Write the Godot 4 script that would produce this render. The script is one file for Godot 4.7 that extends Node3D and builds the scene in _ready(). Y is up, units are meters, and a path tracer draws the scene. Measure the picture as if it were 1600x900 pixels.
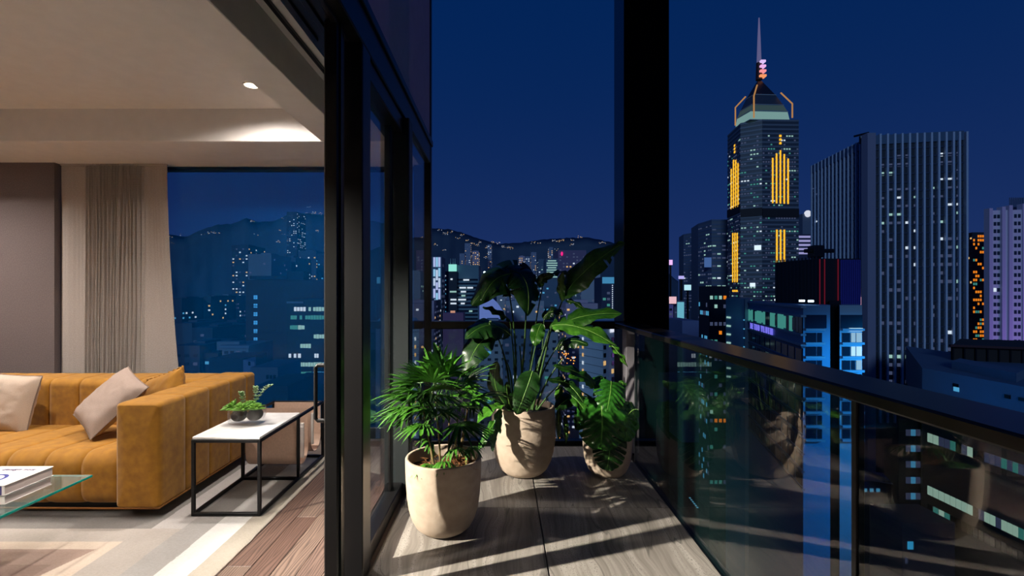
extends Node3D

# A living room with a mustard sofa opens through sliding glass on a narrow tiled balcony with three potted
# plants; a city at night lies beyond the glass balustrade. x right, y up, the balcony runs towards -z.

const FOCAL := 755.0        # focal length in pixels of the 1600 x 900 frame
const VX := 784.0           # where the balcony's depth lines meet
const VY := 455.0
const EYE := 1.35
const GROUND := -80.0

var rng := RandomNumberGenerator.new()
var taken := {}
var M := {}

# ------------------------------------------------------------------ mesh collector
class Mb:
	var v := PackedVector3Array()
	var n := PackedVector3Array()
	var t := PackedVector2Array()
	var idx := PackedInt32Array()

	func poly(pts: Array, out_dir: Vector3, uvs = null) -> void:
		var nn: Vector3 = (pts[1] - pts[0]).cross(pts[2] - pts[0])
		var order := range(pts.size())
		if nn.dot(out_dir) < 0.0:
			nn = -nn
			order.reverse()
		nn = nn.normalized()
		var b := v.size()
		for k in order:
			v.append(pts[k])
			n.append(nn)
			t.append(uvs[k] if uvs != null else Vector2.ZERO)
		for k in range(1, pts.size() - 1):
			idx.append_array([b, b + k + 1, b + k])

	# a box with chamfered edges; basis turns it
	func box(c: Vector3, s: Vector3, ch := 0.0, b := Basis.IDENTITY) -> void:
		var h := s * 0.5
		ch = minf(ch, minf(h.x, minf(h.y, h.z)) * 0.9)
		var ax := [Vector3.RIGHT, Vector3.UP, Vector3.BACK]
		var pt := func(sx: float, sy: float, sz: float, k: int) -> Vector3:
			var p := Vector3(sx * (h.x - (0.0 if k == 0 else ch)), sy * (h.y - (0.0 if k == 1 else ch)), sz * (h.z - (0.0 if k == 2 else ch)))
			return c + b * p
		for k in 3:
			for sg in [-1.0, 1.0]:
				var q := []
				for pair in [[-1.0, -1.0], [1.0, -1.0], [1.0, 1.0], [-1.0, 1.0]]:
					var sv := [0.0, 0.0, 0.0]
					sv[k] = sg
					sv[(k + 1) % 3] = pair[0]
					sv[(k + 2) % 3] = pair[1]
					q.append(pt.call(sv[0], sv[1], sv[2], k))
				var o: Vector3 = b * (ax[k] * sg)
				var e1 := s[(k + 1) % 3]
				var e2 := s[(k + 2) % 3]
				var uv := [Vector2(0, 0), Vector2(e1, 0), Vector2(e1, e2), Vector2(0, e2)]
				if k == 0:
					uv = [Vector2(0, 0), Vector2(0, e1), Vector2(e2, e1), Vector2(e2, 0)]
				poly(q, o, uv)
		if ch <= 0.0:
			return
		for k in 3:
			var a := (k + 1) % 3
			var d := (k + 2) % 3
			for s1 in [-1.0, 1.0]:
				for s2 in [-1.0, 1.0]:
					var q := []
					for e in [[-1.0, a], [1.0, a], [1.0, d], [-1.0, d]]:
						var sv := [0.0, 0.0, 0.0]
						sv[k] = e[0]
						sv[a] = s1
						sv[d] = s2
						q.append(pt.call(sv[0], sv[1], sv[2], e[1]))
					poly(q, b * (ax[a] * s1 + ax[d] * s2))
		for s1 in [-1.0, 1.0]:
			for s2 in [-1.0, 1.0]:
				for s3 in [-1.0, 1.0]:
					poly([pt.call(s1, s2, s3, 0), pt.call(s1, s2, s3, 1), pt.call(s1, s2, s3, 2)], b * Vector3(s1, s2, s3))

	func span(lo: Vector3, hi: Vector3, ch := 0.0) -> void:
		box((lo + hi) * 0.5, (hi - lo).abs(), ch)

	# smooth surface over rows of points
	func grid(rows: Array, skip = null, wrap := false, uvscale := Vector2.ONE) -> void:
		var ny := rows.size()
		var nx: int = rows[0].size()
		var b := v.size()
		var acc := []
		acc.resize(nx * ny)
		acc.fill(Vector3.ZERO)
		var tris := PackedInt32Array()
		for j in ny - 1:
			for i in nx - 1:
				var a := j * nx + i
				var c := a + nx
				var p0: Vector3 = rows[j][i]
				var p1: Vector3 = rows[j][i + 1]
				var p2: Vector3 = rows[j + 1][i + 1]
				var p3: Vector3 = rows[j + 1][i]
				var fn := (p2 - p0).cross(p3 - p1)
				for q in [a, a + 1, c, c + 1]:
					acc[q] += fn
				if skip != null and skip.call(j, i):
					continue
				tris.append_array([a, c + 1, a + 1, a, c, c + 1])
		for j in ny:
			if wrap:
				var sum: Vector3 = acc[j * nx] + acc[j * nx + nx - 1]
				acc[j * nx] = sum
				acc[j * nx + nx - 1] = sum
			for i in nx:
				v.append(rows[j][i])
				var nn: Vector3 = acc[j * nx + i]
				n.append(nn.normalized() if nn.length_squared() > 1e-20 else Vector3.UP)
				t.append(Vector2(float(i) / (nx - 1), float(j) / (ny - 1)) * uvscale)
		for q in tris:
			idx.append(b + q)

	func tube(pts: Array, radii: Array, sides := 8) -> void:
		var rows := []
		var ref := Vector3.ZERO
		for k in pts.size():
			var d: Vector3 = (pts[mini(k + 1, pts.size() - 1)] - pts[maxi(k - 1, 0)]).normalized()
			if ref == Vector3.ZERO:
				ref = d.cross(Vector3.UP if absf(d.y) < 0.9 else Vector3.RIGHT).normalized()
			ref = (ref - d * ref.dot(d)).normalized()
			var s := d.cross(ref)
			var row := []
			for i in sides + 1:
				var a := TAU * i / sides
				row.append(pts[k] + (ref * cos(a) + s * sin(a)) * radii[mini(k, radii.size() - 1)])
			rows.append(row)
		grid(rows, null, true)
		for e in [0, pts.size() - 1]:
			var ring: Array = rows[e].slice(0, sides)
			var o: Vector3 = (pts[0] - pts[1]) if e == 0 else (pts[-1] - pts[-2])
			poly(ring, o)

	# profile of (radius, height) turned round a vertical axis
	func lathe(c: Vector3, prof: Array, seg := 48, squash := 1.0) -> void:
		var rows := []
		for p in prof:
			var row := []
			for i in seg + 1:
				var a := TAU * i / seg
				row.append(c + Vector3(cos(a) * p.x, p.y, sin(a) * p.x * squash))
			rows.append(row)
		rows.reverse()
		grid(rows, null, true)

	# prism over a plan (x, z), the faces flat
	func prism(plan: Array, y0: float, y1: float, lid := true) -> void:
		var mid := Vector2.ZERO
		for p in plan:
			mid += p / plan.size()
		for k in plan.size():
			var a: Vector2 = plan[k]
			var c: Vector2 = plan[(k + 1) % plan.size()]
			var o := (a + c) * 0.5 - mid
			var w := a.distance_to(c)
			poly([Vector3(a.x, y0, a.y), Vector3(c.x, y0, c.y), Vector3(c.x, y1, c.y), Vector3(a.x, y1, a.y)], Vector3(o.x, 0, o.y), [Vector2(0, 0), Vector2(w, 0), Vector2(w, y1 - y0), Vector2(0, y1 - y0)])
		if lid:
			var up := []
			var low := []
			for p in plan:
				up.append(Vector3(p.x, y1, p.y))
				low.append(Vector3(p.x, y0, p.y))
			poly(up, Vector3.UP)
			poly(low, Vector3.DOWN)

	func blob(c: Vector3, r: Vector3, seg := 10, b := Basis.IDENTITY) -> void:
		var rows := []
		for j in seg + 1:
			var la := PI * (float(j) / seg - 0.5)
			var row := []
			for i in seg * 2 + 1:
				var lo := -TAU * i / (seg * 2)
				row.append(c + b * (Vector3(cos(la) * cos(lo), sin(la), cos(la) * sin(lo)) * r))
			rows.append(row)
		grid(rows, null, true)

	func flip() -> void:
		for q in n.size():
			n[q] = -n[q]
		for q in range(0, idx.size(), 3):
			var h := idx[q]
			idx[q] = idx[q + 1]
			idx[q + 1] = h

	func mesh() -> ArrayMesh:
		var a := []
		a.resize(Mesh.ARRAY_MAX)
		a[Mesh.ARRAY_VERTEX] = v
		a[Mesh.ARRAY_NORMAL] = n
		a[Mesh.ARRAY_TEX_UV] = t
		a[Mesh.ARRAY_INDEX] = idx
		var m := ArrayMesh.new()
		if v.size() > 0:
			m.add_surface_from_arrays(Mesh.PRIMITIVE_TRIANGLES, a)
		return m


# ------------------------------------------------------------------ naming and placing
func numbered(called: String) -> String:
	if not taken.has(called):
		taken[called] = 0
		return called
	taken[called] += 1
	return "%s_%03d" % [called, taken[called]]


func thing(called: String, label: String, category: String, where := Vector3.ZERO, group := "") -> Node3D:
	var o := Node3D.new()
	o.name = numbered(called)
	add_child(o)
	o.position = where
	o.set_meta("label", label)
	o.set_meta("category", category)
	if group != "":
		o.set_meta("group", group)
	return o


# a part whose shape is given in the scene's own coordinates
func part(called: String, mb, m: Material, parent: Node3D, stuff := false) -> MeshInstance3D:
	var o := MeshInstance3D.new()
	o.name = called
	o.mesh = mb.mesh() if mb is Mb else mb
	o.material_override = m
	parent.add_child(o, true)
	var above := Vector3.ZERO
	var q: Node = parent
	while q is Node3D and q != self:
		above += q.position
		q = q.get_parent()
	o.position = -above
	if stuff:
		o.set_meta("kind", "stuff")
	return o


func single(called: String, mb, m: Material, label: String, category: String, group := "") -> MeshInstance3D:
	var o := part(numbered(called), mb, m, self)
	o.set_meta("label", label)
	o.set_meta("category", category)
	if group != "":
		o.set_meta("group", group)
	return o


func struct(called: String, mb, m: Material, label := "") -> MeshInstance3D:
	var o := part(called, mb, m, self)
	o.set_meta("kind", "structure")
	if label != "":
		o.set_meta("label", label)
	return o


func slab(lo: Vector3, hi: Vector3, ch := 0.0) -> Mb:
	var b := Mb.new()
	b.span(lo, hi, ch)
	return b


# a point seen at pixel (px, py) of the photograph at depth z
func at(px: float, py: float, z: float) -> Vector3:
	return Vector3((px - VX) * z / FOCAL, EYE - (py - VY) * z / FOCAL, -z)


func xz(px: float, z: float) -> Vector2:
	return Vector2((px - VX) * z / FOCAL, -z)


func hgt(py: float, z: float) -> float:
	return EYE - (py - VY) * z / FOCAL


# ------------------------------------------------------------------ materials
func mat(c: Color, rough := 0.7, metal := 0.0, spec := 0.5) -> StandardMaterial3D:
	var m := StandardMaterial3D.new()
	m.albedo_color = c
	m.roughness = rough
	m.metallic = metal
	m.metallic_specular = spec
	return m


func glow(c: Color, energy: float) -> StandardMaterial3D:
	var m := mat(Color(0.05, 0.05, 0.05), 0.6)
	m.emission_enabled = true
	m.emission = c
	m.emission_energy_multiplier = energy
	return m


func glass(c: Color, alpha: float, spec := 0.5) -> StandardMaterial3D:
	var m := mat(c, 0.0, 0.0, spec)
	m.transparency = BaseMaterial3D.TRANSPARENCY_ALPHA
	m.albedo_color.a = alpha
	return m


func noise_tex(freq: float, lo: Color, hi: Color, size := 512, seed_ := 1, octaves := 4, as_normal := false, bump := 4.0) -> NoiseTexture2D:
	var f := FastNoiseLite.new()
	f.seed = seed_
	f.noise_type = FastNoiseLite.TYPE_SIMPLEX_SMOOTH
	f.frequency = freq
	f.fractal_octaves = octaves
	var t := NoiseTexture2D.new()
	t.width = size
	t.height = size
	t.seamless = true
	t.noise = f
	if as_normal:
		t.as_normal_map = true
		t.bump_strength = bump
	else:
		var g := Gradient.new()
		g.colors = PackedColorArray([lo, hi])
		t.color_ramp = g
	return t


func tri(m: StandardMaterial3D, scale: Vector3, world := true) -> StandardMaterial3D:
	m.uv1_triplanar = true
	m.uv1_world_triplanar = world
	m.uv1_scale = scale
	return m


func mottled(lo: Color, hi: Color, freq: float, scale: float, rough := 0.8, seed_ := 1, bump := 0.0) -> StandardMaterial3D:
	var m := mat(Color.WHITE, rough)
	m.albedo_texture = noise_tex(freq, lo, hi, 512, seed_, 5)
	if bump > 0.0:
		m.normal_enabled = true
		m.normal_texture = noise_tex(freq * 2.0, lo, hi, 512, seed_ + 7, 4, true, bump)
	return tri(m, Vector3.ONE * scale)


# an image computed pixel by pixel from a function (u, v) -> Color
func picture(w: int, h: int, f: Callable) -> ImageTexture:
	var im := Image.create(w, h, false, Image.FORMAT_RGB8)
	for y in h:
		for x in w:
			im.set_pixel(x, y, f.call((x + 0.5) / w, (y + 0.5) / h))
	return ImageTexture.create_from_image(im)


func fnl(seed_: int, freq := 1.0, octaves := 4) -> FastNoiseLite:
	var f := FastNoiseLite.new()
	f.seed = seed_
	f.frequency = freq
	f.noise_type = FastNoiseLite.TYPE_SIMPLEX_SMOOTH
	f.fractal_octaves = octaves
	return f


func make_materials() -> void:
	M.ceiling = mottled(Color(0.83, 0.81, 0.795), Color(0.855, 0.835, 0.82), 0.02, 0.7, 0.9, 3)
	M.black = mat(Color(0.035, 0.035, 0.04), 0.35, 0.0)
	M.frame = mat(Color(0.075, 0.07, 0.075), 0.35, 0.2)
	M.post_grey = mat(Color(0.145, 0.165, 0.17), 0.45, 0.1)
	M.fascia = mottled(Color(0.80, 0.72, 0.70), Color(0.84, 0.76, 0.74), 0.02, 0.5, 0.6, 5)
	M.column = mat(Color(0.05, 0.055, 0.07), 0.16, 0.4)
	M.rail = mat(Color(0.13, 0.11, 0.10), 0.30, 0.4)
	M.pane = glass(Color(0.10, 0.30, 0.38), 0.05)
	M.window_pane = glass(Color(0.0, 0.40, 0.72), 0.13, 0.2)
	M.balustrade = glass(Color(0.04, 0.12, 0.12), 0.30)
	M.wallpaper = mottled(Color(0.36, 0.32, 0.32), Color(0.435, 0.39, 0.39), 0.05, 3.0, 0.9, 11, 3.0)
	M.slab = mat(Color(0.30, 0.30, 0.31), 0.8)
	M.steel = mat(Color(0.075, 0.075, 0.085), 0.42, 0.5)
	M.marble = mottled(Color(0.80, 0.79, 0.78), Color(0.90, 0.89, 0.88), 0.012, 1.5, 0.4, 21)
	M.leather = mottled(Color(0.80, 0.68, 0.60), Color(0.86, 0.74, 0.66), 0.03, 3.0, 0.55, 23)
	M.paper = mat(Color(0.86, 0.84, 0.82), 0.6)
	M.velvet = mottled(Color(0.51, 0.335, 0.012), Color(0.635, 0.435, 0.035), 0.010, 2.6, 0.85, 31, 0.5)
	M.velvet.rim_enabled = true
	M.velvet.rim = 0.22
	M.velvet.rim_tint = 0.8
	M.velvet_dark = mat(Color(0.42, 0.25, 0.03), 0.9)
	M.linen = mottled(Color(0.62, 0.55, 0.49), Color(0.74, 0.67, 0.61), 0.09, 4.0, 0.9, 41, 4.0)
	M.linen_grey = mottled(Color(0.52, 0.45, 0.41), Color(0.66, 0.585, 0.54), 0.09, 4.0, 0.9, 42, 4.0)
	M.linen_edge = mat(Color(0.45, 0.38, 0.34), 0.9)
	M.curtain = mottled(Color(0.58, 0.545, 0.52), Color(0.71, 0.675, 0.65), 0.06, 3.0, 0.95, 43, 3.0)
	M.clay = mottled(Color(0.64, 0.565, 0.49), Color(0.73, 0.66, 0.59), 0.015, 1.6, 0.8, 51, 1.0)
	M.soil = mottled(Color(0.05, 0.035, 0.025), Color(0.16, 0.11, 0.075), 0.08, 4.0, 1.0, 52, 8.0)
	M.fibre = mat(Color(0.55, 0.36, 0.20), 0.9)
	M.gravel = mottled(Color(0.08, 0.06, 0.055), Color(0.30, 0.25, 0.23), 0.10, 6.0, 1.0, 53, 8.0)
	M.edge_green = mat(Color(0.08, 0.50, 0.45), 0.15)
	M.table_glass = glass(Color(0.55, 0.75, 0.72), 0.06)
	M.bowl_glass = glass(Color(0.75, 0.78, 0.78), 0.03)
	M.downlight = glow(Color(1.0, 0.93, 0.82), 6.0)
	# leaves: blade colours and the vein pattern come from computed pictures
	var n := fnl(71, 6.0)
	var vein := func(a: Color, b: Color, per: float, seed_: int) -> ImageTexture:
		var nn := fnl(seed_, 5.0)
		return picture(128, 256, func(u: float, v: float) -> Color:
			var s := absf(u - 0.5) * 2.0
			var w := fposmod(v * per - s * 1.6, 1.0)
			var line := smoothstep(0.16, 0.0, minf(w, 1.0 - w)) * 0.35
			var rib := smoothstep(0.07, 0.0, s) * 0.8
			return a.lerp(b, clampf(0.45 + 0.5 * nn.get_noise_2d(u * 1.2, v * 2.0) + line * 0.6 + rib, 0.0, 1.0)))
	var leafy := func(a: Color, b: Color, per: float, seed_: int, rough: float) -> StandardMaterial3D:
		var m := mat(Color.WHITE, rough)
		m.albedo_texture = vein.call(a, b, per, seed_)
		m.cull_mode = BaseMaterial3D.CULL_DISABLED
		m.backlight_enabled = true
		m.backlight = Color(0.30, 0.34, 0.18)
		return m
	M.leaf_dark = leafy.call(Color(0.035, 0.13, 0.03), Color(0.12, 0.27, 0.07), 26.0, 3, 0.38)
	M.leaf_mid = leafy.call(Color(0.07, 0.22, 0.035), Color(0.24, 0.44, 0.11), 22.0, 4, 0.34)
	M.leaf_bright = leafy.call(Color(0.15, 0.36, 0.06), Color(0.36, 0.58, 0.17), 18.0, 5, 0.40)
	M.leaf_pale = leafy.call(Color(0.22, 0.36, 0.24), Color(0.40, 0.54, 0.40), 16.0, 6, 0.45)
	M.leaf_monstera = leafy.call(Color(0.05, 0.21, 0.04), Color(0.24, 0.48, 0.15), 9.0, 7, 0.32)
	M.leaf_palm = leafy.call(Color(0.10, 0.29, 0.05), Color(0.36, 0.58, 0.17), 2.0, 8, 0.45)
	M.leaf_palm_dark = leafy.call(Color(0.06, 0.20, 0.04), Color(0.22, 0.42, 0.11), 2.0, 9, 0.45)
	M.succulent = mat(Color(0.42, 0.62, 0.22), 0.5)
	M.sedum = mat(Color(0.58, 0.68, 0.50), 0.6)
	M.rib = mat(Color(0.42, 0.58, 0.24), 0.5)
	M.stem = mat(Color(0.17, 0.30, 0.09), 0.5)
	M.cane = mottled(Color(0.30, 0.26, 0.14), Color(0.48, 0.40, 0.24), 0.05, 6.0, 0.8, 61)
	# travertine with veins along the balcony
	var s1 := fnl(81, 1.0, 5)
	var s2 := fnl(82, 1.0, 3)
	var s3 := fnl(83, 1.0, 2)
	M.stone = []
	for k in 3:
		var m := mat(Color.WHITE, 0.55)
		m.albedo_texture = picture(384, 512, func(u: float, v: float) -> Color:
			var x := u * 0.9 + 3.0 * k
			var z := v * 1.2 + 5.0 * k
			var bend := 0.05 * s2.get_noise_2d(x * 2.0, z * 1.2)
			var a := s1.get_noise_2d((x + bend) * 13.0, z * 0.6)
			var b := s1.get_noise_2d((x + bend) * 60.0 + 40.0, z * 2.2)
			var pit := smoothstep(0.42, 0.62, s3.get_noise_2d(x * 150.0, z * 60.0)) * smoothstep(-0.1, 0.3, a)
			var q := clampf(0.56 + 0.50 * a + 0.24 * b, 0.0, 1.0)
			var c := Color(0.34, 0.315, 0.29).lerp(Color(0.63, 0.605, 0.575), q)
			var dark := smoothstep(0.03, 0.0, absf(s2.get_noise_2d((x + bend) * 5.0 + 9.0, z * 0.35))) * 0.30
			return c.darkened(dark + pit * 0.5))
		M.stone.append(m)
	# oak
	M.oak = []
	var w1 := fnl(91, 1.0, 3)
	for k in 4:
		var tone: Color = [Color(0.36, 0.265, 0.225), Color(0.41, 0.33, 0.285), Color(0.33, 0.235, 0.195), Color(0.385, 0.30, 0.26)][k]
		var m := mat(Color.WHITE, 0.5)
		m.albedo_texture = picture(96, 768, func(u: float, v: float) -> Color:
			var x := u * 0.13
			var z := v * 1.6 + 7.0 * k
			var ring := sin((absf(x - 0.065 + 0.02 * w1.get_noise_2d(0.0, z * 0.8)) * 75.0 + 2.6 * w1.get_noise_2d(x * 6.0 + k * 9.0, z * 0.9)) * 5.0)
			var fine := w1.get_noise_2d(x * 400.0, z * 8.0)
			return tone.darkened(0.30 * maxf(ring, 0.0) + 0.10 * fine + 0.06).lightened(0.06 * maxf(-ring, 0.0)))
		M.oak.append(m)
	# the rug's woven bands
	var r1 := fnl(101, 1.0, 3)
	M.rug = mat(Color.WHITE, 1.0)
	M.rug.albedo_texture = picture(700, 880, func(u: float, v: float) -> Color:
		var x := -4.2 + u * 2.84
		var z := 3.95 - v * 3.55
		var wob := 0.004 * r1.get_noise_2d(x * 4.0, z * 4.0)
		var c := Color(0.44, 0.425, 0.41)
		if x + wob > -1.475:
			c = Color(0.58, 0.55, 0.505)
		elif x + wob > -1.635:
			c = Color(0.75, 0.74, 0.725)
		elif x + wob > -1.80:
			c = Color(0.56, 0.545, 0.53)
		elif x + wob > -1.97 and z > 2.72:
			c = Color(0.62, 0.60, 0.585)
		elif z < 2.58 and x < -2.02:
			c = Color(0.70, 0.64, 0.58)
			if z < 2.50 and z > 2.22 and x < -2.10 - (2.5 - z) * 0.3:
				c = Color(0.55, 0.47, 0.425)
			if z < 2.36 and x < -2.2:
				c = Color(0.50, 0.42, 0.38)
			if z < 2.22:
				c = Color(0.62, 0.57, 0.53)
		elif z < 2.72:
			c = Color(0.60, 0.57, 0.54)
		var g := r1.get_noise_2d(x * 40.0, z * 260.0) * 0.05 + r1.get_noise_2d(x * 300.0, z * 300.0) * 0.06 + r1.get_noise_2d(x * 3.0, z * 3.0) * 0.05
		return c.lightened(g) if g > 0.0 else c.darkened(-g))
	# the city
	M.lit = {
		"warm": glow(Color(1.0, 0.80, 0.52), 0.75), "white": glow(Color(0.88, 0.94, 1.0), 0.85), "cyan": glow(Color(0.38, 0.78, 1.0), 0.55),
		"teal": glow(Color(0.40, 0.85, 0.80), 0.32), "amber": glow(Color(1.0, 0.55, 0.12), 0.8), "dim": glow(Color(0.55, 0.62, 0.85), 0.16), "pale": glow(Color(0.72, 0.92, 0.88), 0.60),
	}
	M.dim_window = mat(Color(0.15, 0.19, 0.26), 0.3)
	M.dark_window = mat(Color(0.03, 0.045, 0.08), 0.15)


# ------------------------------------------------------------------ the setting
func set_shell() -> void:
	# room shell: floor slab, walls with thickness, ceilings at two heights, bulkhead and beam
	struct("floor", slab(Vector3(-6.3, -0.25, -4.6), Vector3(-0.64, -0.012, 2.7)), mat(Color(0.42, 0.37, 0.335), 0.6), "oak floor of the living room")
	struct("wall_left", slab(Vector3(-6.4, -0.25, -4.6), Vector3(-6.2, 3.1, 2.7)), M.wallpaper)
	struct("wall_near", slab(Vector3(-6.4, -0.25, 2.5), Vector3(-0.64, 3.1, 2.7)), M.ceiling)
	struct("wall_back", slab(Vector3(-6.2, 0.0, -4.56), Vector3(-4.0, 2.5, -4.32)), M.wallpaper, "brown woven wallpaper wall beside the curtain")
	struct("wall_right", slab(Vector3(-0.79, -0.25, 0.75), Vector3(-0.64, 2.95, 2.5)), M.fascia)
	var c := Mb.new()
	c.span(Vector3(-6.2, 2.75, -3.71), Vector3(-1.385, 2.95, 2.5))
	struct("ceiling", c, M.ceiling, "raised middle of the white ceiling")
	struct("trim_1", slab(Vector3(-6.2, 2.5, -4.6), Vector3(-0.75, 2.95, -3.71), 0.004), M.ceiling, "dropped white bulkhead along the window")
	struct("trim_2", slab(Vector3(-1.385, 2.5, -3.71), Vector3(-1.16, 2.95, 2.5), 0.004), M.ceiling, "dropped white beam along the sliding doors")
	struct("trim_3", slab(Vector3(-1.16, 2.72, -3.71), Vector3(-0.75, 2.95, 2.5)), M.ceiling, "curtain slot between beam and door head")
	struct("ceiling_001", slab(Vector3(-6.4, 2.95, -4.6), Vector3(-0.79, 3.15, 2.7)), M.slab)
	struct("wall_right_002", slab(Vector3(-14.0, 3.15, -4.40), Vector3(-0.79, 45.0, 24.0)), M.slab, "unseen block above the room, placed to keep the fill light off the balcony")  # this and the next block are unseen, sized to shade the balcony
	struct("wall_near_001", slab(Vector3(-14.0, GROUND, 2.7), Vector3(9.0, 45.0, 24.0)), M.slab, "unseen block behind the balcony, placed to shade it from the fill light")
	# dark curtain rails in the slot
	for k in 2:
		var r := Mb.new()
		r.span(Vector3(-1.105 + 0.085 * k, 2.695, -3.70), Vector3(-1.085 + 0.085 * k, 2.72, 2.4), 0.003)
		single("curtain_rail", r, M.frame, ["black curtain rail nearer the white beam, in the ceiling slot", "black curtain rail nearer the door head, in the ceiling slot"][k], "curtain rail")
	# steel head over the doors and the wall above it
	var d1 := Node3D.new()
	d1.name = "door_1"
	add_child(d1)
	d1.position = Vector3(-0.7, 0, -2.4)
	d1.set_meta("kind", "structure")
	d1.set_meta("label", "black steel sliding door frame between living room and balcony")
	var h := Mb.new()
	h.span(Vector3(-0.88, 2.5, -4.40), Vector3(-0.64, 2.72, 2.5), 0.006)
	part("door_head", h, M.black, d1)
	h = Mb.new()
	h.span(Vector3(-0.655, 2.66, -4.40), Vector3(-0.625, 2.71, 2.5), 0.004)
	part("door_head", h, M.frame, d1)
	for k in 3:
		h = Mb.new()
		h.span(Vector3(-0.86 + 0.07 * k, 2.485, -2.2), Vector3(-0.835 + 0.07 * k, 2.502, 2.4), 0.002)
		part("track", h, M.frame, d1)
	h = Mb.new()
	h.span(Vector3(-0.752, 0.0, -2.13), Vector3(-0.692, 2.5, -2.04), 0.006)
	part("stile", h, M.black, d1)
	h = Mb.new()
	h.span(Vector3(-0.692, 0.0, -2.075), Vector3(-0.684, 2.5, -2.06))
	part("seal", h, mat(Color(0.07, 0.16, 0.13), 0.3), d1)
	h = Mb.new()
	h.span(Vector3(-0.742, 0.0, -2.362), Vector3(-0.641, 2.5, -2.23), 0.005)
	part("stile", h, M.frame, d1)
	h = Mb.new()
	h.span(Vector3(-0.73, 0.0, -3.32), Vector3(-0.612, 2.5, -3.20), 0.005)
	part("stile", h, M.post_grey, d1)
	h = Mb.new()
	h.span(Vector3(-0.742, 0.0, -3.12), Vector3(-0.70, 2.5, -3.05), 0.004)
	part("stile", h, M.black, d1)
	h = Mb.new()
	h.span(Vector3(-0.738, 0.0, -3.20), Vector3(-0.655, 0.085, -2.33), 0.005)
	part("sill", h, M.frame, d1)
	h = Mb.new()
	h.span(Vector3(-0.738, 2.40, -3.20), Vector3(-0.655, 2.5, -2.33), 0.005)
	part("rail", h, M.frame, d1)
	h = Mb.new()
	h.span(Vector3(-0.712, 0.085, -3.20), Vector3(-0.708, 2.40, -2.33))
	part("pane", h, M.pane, d1)
	h = Mb.new()
	h.span(Vector3(-0.80, -0.02, -2.2), Vector3(-0.64, 0.012, 0.75), 0.004)
	part("sill", h, M.frame, d1)
	h = Mb.new()
	h.span(Vector3(-0.66, 0.0, -3.42), Vector3(-0.575, 0.055, -3.2), 0.006)
	part("foot", h, M.black, d1)
	# pull handle on the room side of the first stile
	var hp := []
	for p in [Vector3(-0.748, 1.03, -2.09), Vector3(-0.795, 1.03, -2.09), Vector3(-0.805, 1.02, -2.09), Vector3(-0.805, 0.80, -2.09), Vector3(-0.795, 0.79, -2.09), Vector3(-0.748, 0.79, -2.09)]:
		hp.append(p)
	h = Mb.new()
	h.tube(hp, [0.009], 8)
	part("handle", h, M.black, d1)
	struct("wall_right_001", slab(Vector3(-0.79, 2.71, -4.40), Vector3(-0.645, 5.6, 2.7)), M.fascia, "mauve grey wall panel above the door head")
	# corner glazing beyond the post
	var w2 := Node3D.new()
	w2.name = "window_2"
	add_child(w2)
	w2.position = Vector3(-0.66, 0, -3.8)
	w2.set_meta("kind", "structure")
	w2.set_meta("label", "tall dark glass panel at the balcony's far left corner")
	part("pane", slab(Vector3(-0.672, 0.05, -4.33), Vector3(-0.666, 2.5, -3.32)), M.pane, w2)
	part("frame", slab(Vector3(-0.70, 0.0, -4.40), Vector3(-0.635, 5.6, -4.33), 0.004), M.frame, w2)
	part("frame", slab(Vector3(-0.70, 0.0, -4.33), Vector3(-0.64, 0.06, -3.32), 0.004), M.black, w2)
	part("frame", slab(Vector3(-0.70, 0.0, -3.42), Vector3(-0.645, 2.5, -3.325), 0.004), M.black, w2)
	# the room's big back window
	var w1 := Node3D.new()
	w1.name = "window_1"
	add_child(w1)
	w1.position = Vector3(-2.3, 0, -4.45)
	w1.set_meta("kind", "structure")
	w1.set_meta("label", "floor to ceiling back window behind the sofa")
	part("pane", slab(Vector3(-4.0, 0.0, -4.455), Vector3(-0.74, 2.5, -4.45)), M.window_pane, w1)
	part("frame", slab(Vector3(-4.0, 0.0, -4.50), Vector3(-0.74, 0.10, -4.42), 0.004), M.black, w1)
	part("frame", slab(Vector3(-4.0, 2.47, -4.56), Vector3(-0.74, 2.52, -4.47), 0.004), M.black, w1)
	part("frame", slab(Vector3(-0.80, 0.0, -4.50), Vector3(-0.70, 2.5, -4.40), 0.004), M.black, w1)


func wood_floor() -> void:
	var f: Node3D = get_node("floor")
	var k := 0
	for col in 6:
		var x0 := -1.475 + 0.124 * col
		var z := 0.9 - 0.55 * ((col * 3) % 5)
		while z > -4.45:
			var z1 := maxf(z - 1.62, -4.45)
			var b := Mb.new()
			if minf(x0 + 0.122, -0.80) - x0 > 0.02:
				b.span(Vector3(x0 + 0.0008, -0.012, z1 + 0.0008), Vector3(minf(x0 + 0.1232, -0.80), 0.0, z - 0.0008), 0.0012)
				# grain runs along the board
				for q in b.v.size():
					b.t[q] = Vector2((b.v[q].x - x0) / 0.124, (z - b.v[q].z) / 1.62)
				part("plank", b, M.oak[(k * 7 + col) % 4], f)
			k += 1
			z = z1


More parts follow.
